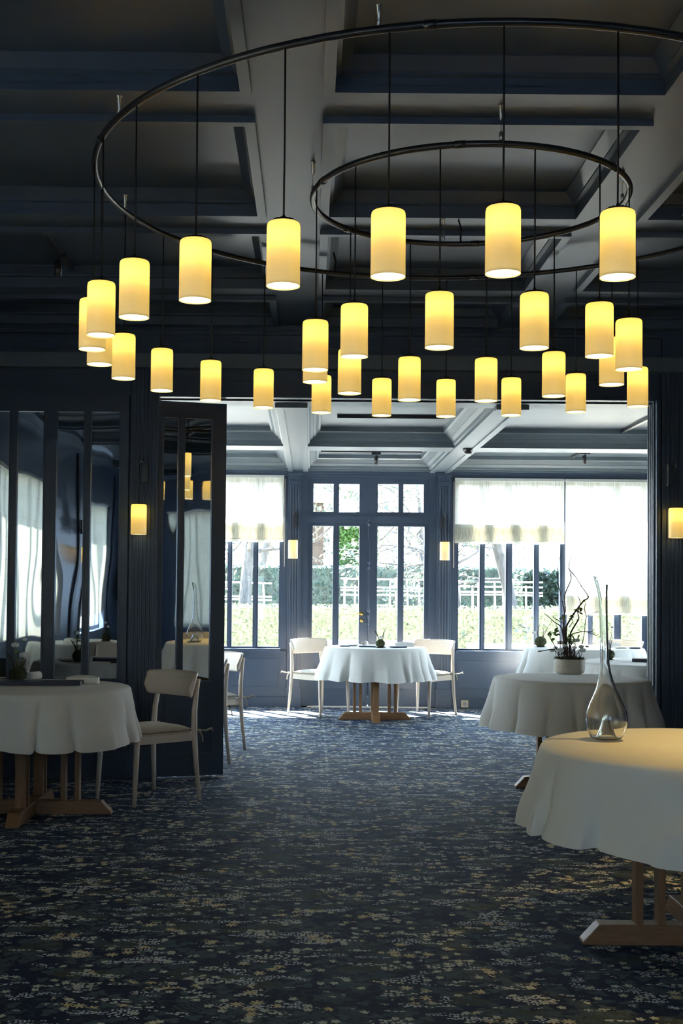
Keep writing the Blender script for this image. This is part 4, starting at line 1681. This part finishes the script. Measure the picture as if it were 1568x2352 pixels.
for bi, (pp, r0, r1, d0, d1) in enumerate(branches):
    n = len(pp)
    pts = [P(c[0], c[1], d0 * min(1, i / 1.5) + (d1 - d0) * i / (n - 1) if i else 0.3 * d0) for i, c in enumerate(pp)]
    if bi in (5, 8, 11, 12, 13, 14, 15):
        pts = [P(c[0], c[1], d0 + (d1 - d0) * i / (n - 1)) for i, c in enumerate(pp)]
    sp = smooth_pts(pts)
    rr = [(r0 + (r1 - r0) * i / (len(sp) - 1)) * 0.00054 for i in range(len(sp))]
    m = MB()
    m.tube(sp, rr, 6)
    for i in range(4, len(sp) - 2, 6):
        q = sp[i]
        m.ball(q, rr[i] * 1.5, 6, 4)
        d = Vector((random.uniform(-1, 1), random.uniform(-1, 1), random.uniform(-0.2, 1))).normalized() * random.uniform(0.012, 0.03)
        m.tube([q, q + d * 0.6, q + d], [rr[i] * 0.5, rr[i] * 0.35, 0.0006], 4)
    m.build('branch', TWIG, POT)
# short dark stalks
m = MB()
for _ in range(60):
    a = random.uniform(0, 6.28)
    r = random.uniform(0, 0.09)
    p = Vector((r * math.cos(a), r * math.sin(a), 0.09))
    h = random.uniform(0.07, 0.16)
    q = p + Vector((random.uniform(-.03, .03), random.uniform(-.03, .03), h))
    m.tube([p, (p + q) / 2 + Vector((random.uniform(-.006, .006), 0, 0)), q], [0.0022, 0.0018, 0.001], 5)
m.build('stalk', TWIG, POT)
for (cx, cy, r, d) in ((415, 1055, 20, -0.05), (520, 975, 24, 0.0), (505, 1050, 26, -0.06), (700, 945, 22, -0.02), (735, 1010, 20, -0.05), (757, 1052, 26, -0.03),
                       (480, 1035, 20, 0.04), (655, 975, 18, 0.05), (545, 1000, 18, -0.07), (610, 960, 16, 0.04), (830, 1015, 14, 0.04), (655, 1020, 18, -0.07)):
    b = MB()
    c = P(cx, cy, d)
    flower_head(b, c, r * K * 1.35)
    b.build('blossom', PETAL, POT)


def leaf(mb, c, size, seedv):
    rnd = random.Random(seedv)
    u = Vector((rnd.uniform(-1, 1), rnd.uniform(-0.6, 0.6), rnd.uniform(-0.5, 1))).normalized()
    w = u.orthogonal().normalized()
    nn = u.cross(w) * 0.2
    c = Vector(c)
    pts = [c, c + (u * 0.3 + w * 0.28 + nn) * size, c + (u * 0.65 + w * 0.22 + nn) * size, c + u * size, c + (u * 0.65 - w * 0.22 + nn) * size, c + (u * 0.3 - w * 0.28 + nn) * size]
    mb.add(pts, [(0, 1, 2, 3), (0, 3, 4, 5)])


sd_ = 0
for (cx, cy, k_) in ((470, 880, 7), (480, 850, 5), (560, 715, 5), (725, 630, 6), (620, 940, 7), (660, 700, 2), (410, 890, 3), (690, 950, 4), (585, 900, 4), (450, 910, 4)):
    b = MB()
    for j in range(k_):
        sd_ += 1
        leaf(b, P(cx + random.uniform(-22, 22), cy + random.uniform(-20, 20), random.uniform(-.04, .04)), random.uniform(0.026, 0.042), sd_)
    b.build('leaf_cluster', LEAFI, POT)

# wall socket
SK = thing('wall_socket', 'beige square socket in the skirting under the right window', 'socket', (1.757, BWY - 0.022, 0.055))
m = MB()
m.box(-0.041, 0.041, -0.010, 0, -0.041, 0.041)
m.build('socket_plate', SOCK, SK, bevel=0.003)
m = MB()
m.lathe([(0.022, 0.0), (0.022, 0.003), (0.018, 0.003), (0.017, 0.0)], 20, (0, 0, 0), False, True)
o = m.build('socket_insert', simple('grey_socket_insert', (0.25, 0.28, 0.36), 0.5), SK, (0, -0.0105, 0))
o.rotation_euler = (PI / 2, 0, 0)


# ------------------------------------------------------------------ garden
mb = MB()
mb.box(-30, 40, 14.25, 70, -0.30, -0.10)
mb.box(-30, -3.5, -15, 14.25, -0.30, -0.10)
mb.box(5.7, 40, -15, 14.25, -0.30, -0.10)
tag(mb.build('ground', GRAVEL), 'pale sunlit ground outside the windows', 'ground', kind='structure')


def hedge(x0, x1, y0, y1, z0, z1, mat, label, n, size, seed):
    rnd = random.Random(seed)
    mb = MB()
    e = size * 0.6
    mb.box(x0 + e, x1 - e, y0 + e, y1 - e, z0, z1 - e)
    for _ in range(n):
        f = rnd.random()
        if f < 0.68:
            c = Vector((rnd.uniform(x0, x1), y0 + rnd.uniform(-0.02, 0.06), rnd.uniform(z0, z1)))
        elif f < 0.9:
            c = Vector((rnd.uniform(x0, x1), rnd.uniform(y0, y1), z1 + rnd.uniform(-0.05, 0.04)))
        else:
            c = Vector((rnd.choice((x0, x1)), rnd.uniform(y0, y1), rnd.uniform(z0, z1)))
        u = Vector((rnd.uniform(-1, 1), rnd.uniform(-1, 1), rnd.uniform(-1, 1))).normalized()
        w = u.orthogonal().normalized()
        s = size * rnd.uniform(0.6, 1.2)
        mb.add([c - u * s, c + w * s * 0.55, c + u * s, c - w * s * 0.55], [(0, 1, 2, 3)])
    return tag(mb.build('hedge', mat), label, 'hedge')


hedge(-7, 8.5, 19.6, 20.5, -0.1, 1.05, HEDGE1, 'low sunlit clipped hedge outside the windows', 30000, 0.024, 1)
hedge(-8, 3.9, 24.6, 25.6, -0.1, 1.78, HEDGE2, 'tall dark green clipped hedge behind the white fence', 26000, 0.036, 2)
hedge(3.9, 5.4, 22.6, 24.0, -0.1, 1.70, HEDGE2, 'rounded dark green bush behind the right window', 5000, 0.06, 3)
hedge(0.55, 1.45, 26.6, 27.4, -0.1, 2.75, IVYL, 'bright green ivy column seen through the door', 6000, 0.07, 4)
hedge(4.75, 5.3, 21.6, 22.3, -0.1, 2.6, IVYL, 'bright green climbing plant beside the right window mullion', 3500, 0.06, 5)
mb = MB()
mb.box(-0.1, 1.6, 16.2, 16.5, -0.1, 0.66)
tag(mb.build('stone_bench', STONE, bevel=0.01), 'pale stone ledge outside the glazed door', 'bench')
mb = MB()
mb.box(2.1, 6.5, 16.2, 16.5, -0.1, 0.63)
tag(mb.build('stone_bench', STONE, bevel=0.01), 'pale stone ledge outside the right window', 'bench')

FE = thing('lattice_fence', 'white rustic pole fence between the two hedges', 'fence', (0, 22.0, -0.1))
random.seed(12)
for (x0, x1, zs) in ((-1.6, -0.75, (1.14, 1.44, 1.2)), (0.6, 2.05, (1.53, 1.37, 1.32, 1.24)), (2.6, 4.1, (1.50, 1.41, 1.31, 1.26))):
    x = x0
    while x <= x1:
        m = MB()
        t = random.uniform(1.50, 1.66)
        m.tube([(x, 0, 0), (x + random.uniform(-.02, .02), 0, 0.8), (x + random.uniform(-.04, .04), 0, t)], [0.022, 0.019, 0.014], 7)
        m.build('pole', WHITEW, FE)
        x += random.choice((0.10, 0.17, 0.22, 0.28))
    for z in zs:
        m = MB()
        m.tube([(x0 - 0.06, -0.02, z + 0.1), ((x0 + x1) / 2, -0.02, z + 0.1 + random.uniform(-.01, .01)), (x1 + 0.06, -0.02, z + 0.09)], 0.014, 6)
        m.build('rail', WHITEW, FE)


def tree(x, y, h, r, lean, label, seed, crown_r, nl, leafsize=0.05, spread=1.0, z0=2.2):
    rnd = random.Random(seed)
    root = thing('tree', label, 'tree', (x, y, -0.1))
    m = MB()
    pts = [Vector((0, 0, 0))]
    d = Vector((lean, 0, 1)).normalized()
    for i in range(8):
        pts.append(pts[-1] + d * h / 8)
        d = (d + Vector((rnd.uniform(-.12, .12), rnd.uniform(-.12, .12), 0.05))).normalized()
    m.tube(pts, [r * (1 - 0.6 * i / 8) for i in range(9)], 12)
    m.build('trunk', BARK, root)
    b = MB()
    lf = MB()
    ends = []

    def grow(p, d, l, r, lv):
        q = [p]
        for i in range(4):
            d = (d + Vector((rnd.uniform(-.35, .35), rnd.uniform(-.35, .35), rnd.uniform(-.2, .2)))).normalized()
            q.append(q[-1] + d * l / 4)
        b.tube(q, [r * (1 - 0.12 * i) for i in range(5)], 5)
        if lv > 0:
            for k in (1, 2, 3, 4):
                dd = (d + Vector((rnd.uniform(-1, 1), rnd.uniform(-1, 1), rnd.uniform(-.7, .6)))).normalized()
                grow(q[k], dd, l * 0.6, r * 0.5, lv - 1)
        else:
            ends.append(q)
    for k in range(7):
        a = 2 * PI * k / 7 + rnd.uniform(-.3, .3)
        pz = rnd.choice(pts[3:8])
        grow(pz, Vector((math.cos(a) * spread, math.sin(a) * spread, rnd.uniform(-.15, .5))).normalized(), crown_r, r * 0.3, 2)
    b.build('branches', BARK, root)
    for _ in range(nl):
        q = rnd.choice(ends)
        c = q[rnd.randint(1, 4)] + Vector((rnd.uniform(-.12, .12), rnd.uniform(-.12, .12), rnd.uniform(-.12, .12)))
        u = Vector((rnd.uniform(-1, 1), rnd.uniform(-1, 1), rnd.uniform(-1, 1))).normalized()
        w = u.orthogonal().normalized()
        s = leafsize * rnd.uniform(0.6, 1.3)
        lf.add([c - u * s, c + w * s * 0.5, c + u * s, c - w * s * 0.5], [(0, 1, 2, 3)])
    lf.build('foliage', TREEL, root)
    return root


tree(-1.05, 21.0, 4.2, 0.13, -0.08, 'leafy tree whose grey trunk shows through the window left of the door', 5, 1.7, 2600)
tree(3.62, 21.4, 4.4, 0.13, -0.05, 'tree whose straight grey trunk shows behind the right window mullions', 8, 1.7, 2600)
tree(2.95, 20.9, 3.2, 0.10, -0.55, 'leaning pale tree left of the straight trunk in the right window', 15, 1.3, 700)
tree(2.3, 26.9, 4.0, 0.09, 0.05, 'thin-branched tree seen through the right door leaf', 19, 1.9, 1500, 0.04)
tree(-1.4, 28.6, 6.0, 0.12, 0.05, 'tree crown filling the left transom panes', 23, 2.0, 3000)

# houses beyond
H1 = thing('house', 'brown timber house corner seen through the left door leaf', 'house', (-0.5, 30.0, -0.1))
m = MB()
m.box(-0.15, 0.82, 0, 3.5, 0.65, 3.6)
m.box(-0.2, 0.87, -0.05, 3.5, 0.0, 0.65)
m.build('timber_wall', SHEDW, H1)
m = MB()
m.prism([(-0.4, 3.55), (1.05, 3.55), (0.33, 4.5)], -0.3, 3.8, 'y')
m.build('roof', ROOFM, H1)
m = MB()
for z in (1.0, 1.5, 2.0, 2.5, 3.0):
    m.box(-0.16, 0.83, -0.02, 0, z, z + 0.03)
m.build('board_strips', SHEDW, H1)
H2 = thing('house', 'white house with gridded windows seen through the right window', 'house', (5.4, 33.0, -0.1))
m = MB()
for (a, b, c, d) in cells(-3.4, 5.0, 0, 4.6, [(-0.7, 0.35, 1.7, 2.9), (1.4, 2.4, 1.7, 2.9), (-2.6, -1.7, 1.7, 2.9)]):
    m.box(a, b, 0, 0.3, c, d)
m.build('house_wall', PLASTER, H2)
for (a, b) in ((-0.7, 0.35), (1.4, 2.4), (-2.6, -1.7)):
    m = MB()
    m.box(a, b, 0.12, 0.15, 1.7, 2.9)
    w = m.build('house_window', DGLASS, H2)
    m = MB()
    for i in range(4):
        x = a + (b - a) * i / 3
        m.box(x - 0.02, x + 0.02, 0.08, 0.12, 1.7, 2.9)
    for i in range(5):
        z = 1.7 + 1.2 * i / 4
        m.box(a, b, 0.08, 0.12, z - 0.02, z + 0.02)
    m.build('window_bars', WHITEW, w)
m = MB()
m.prism([(-3.9, 4.6), (5.5, 4.6), (4.4, 6.2), (-2.8, 6.2)], -0.3, 3.0, 'y')
m.build('roof', ROOFM, H2)
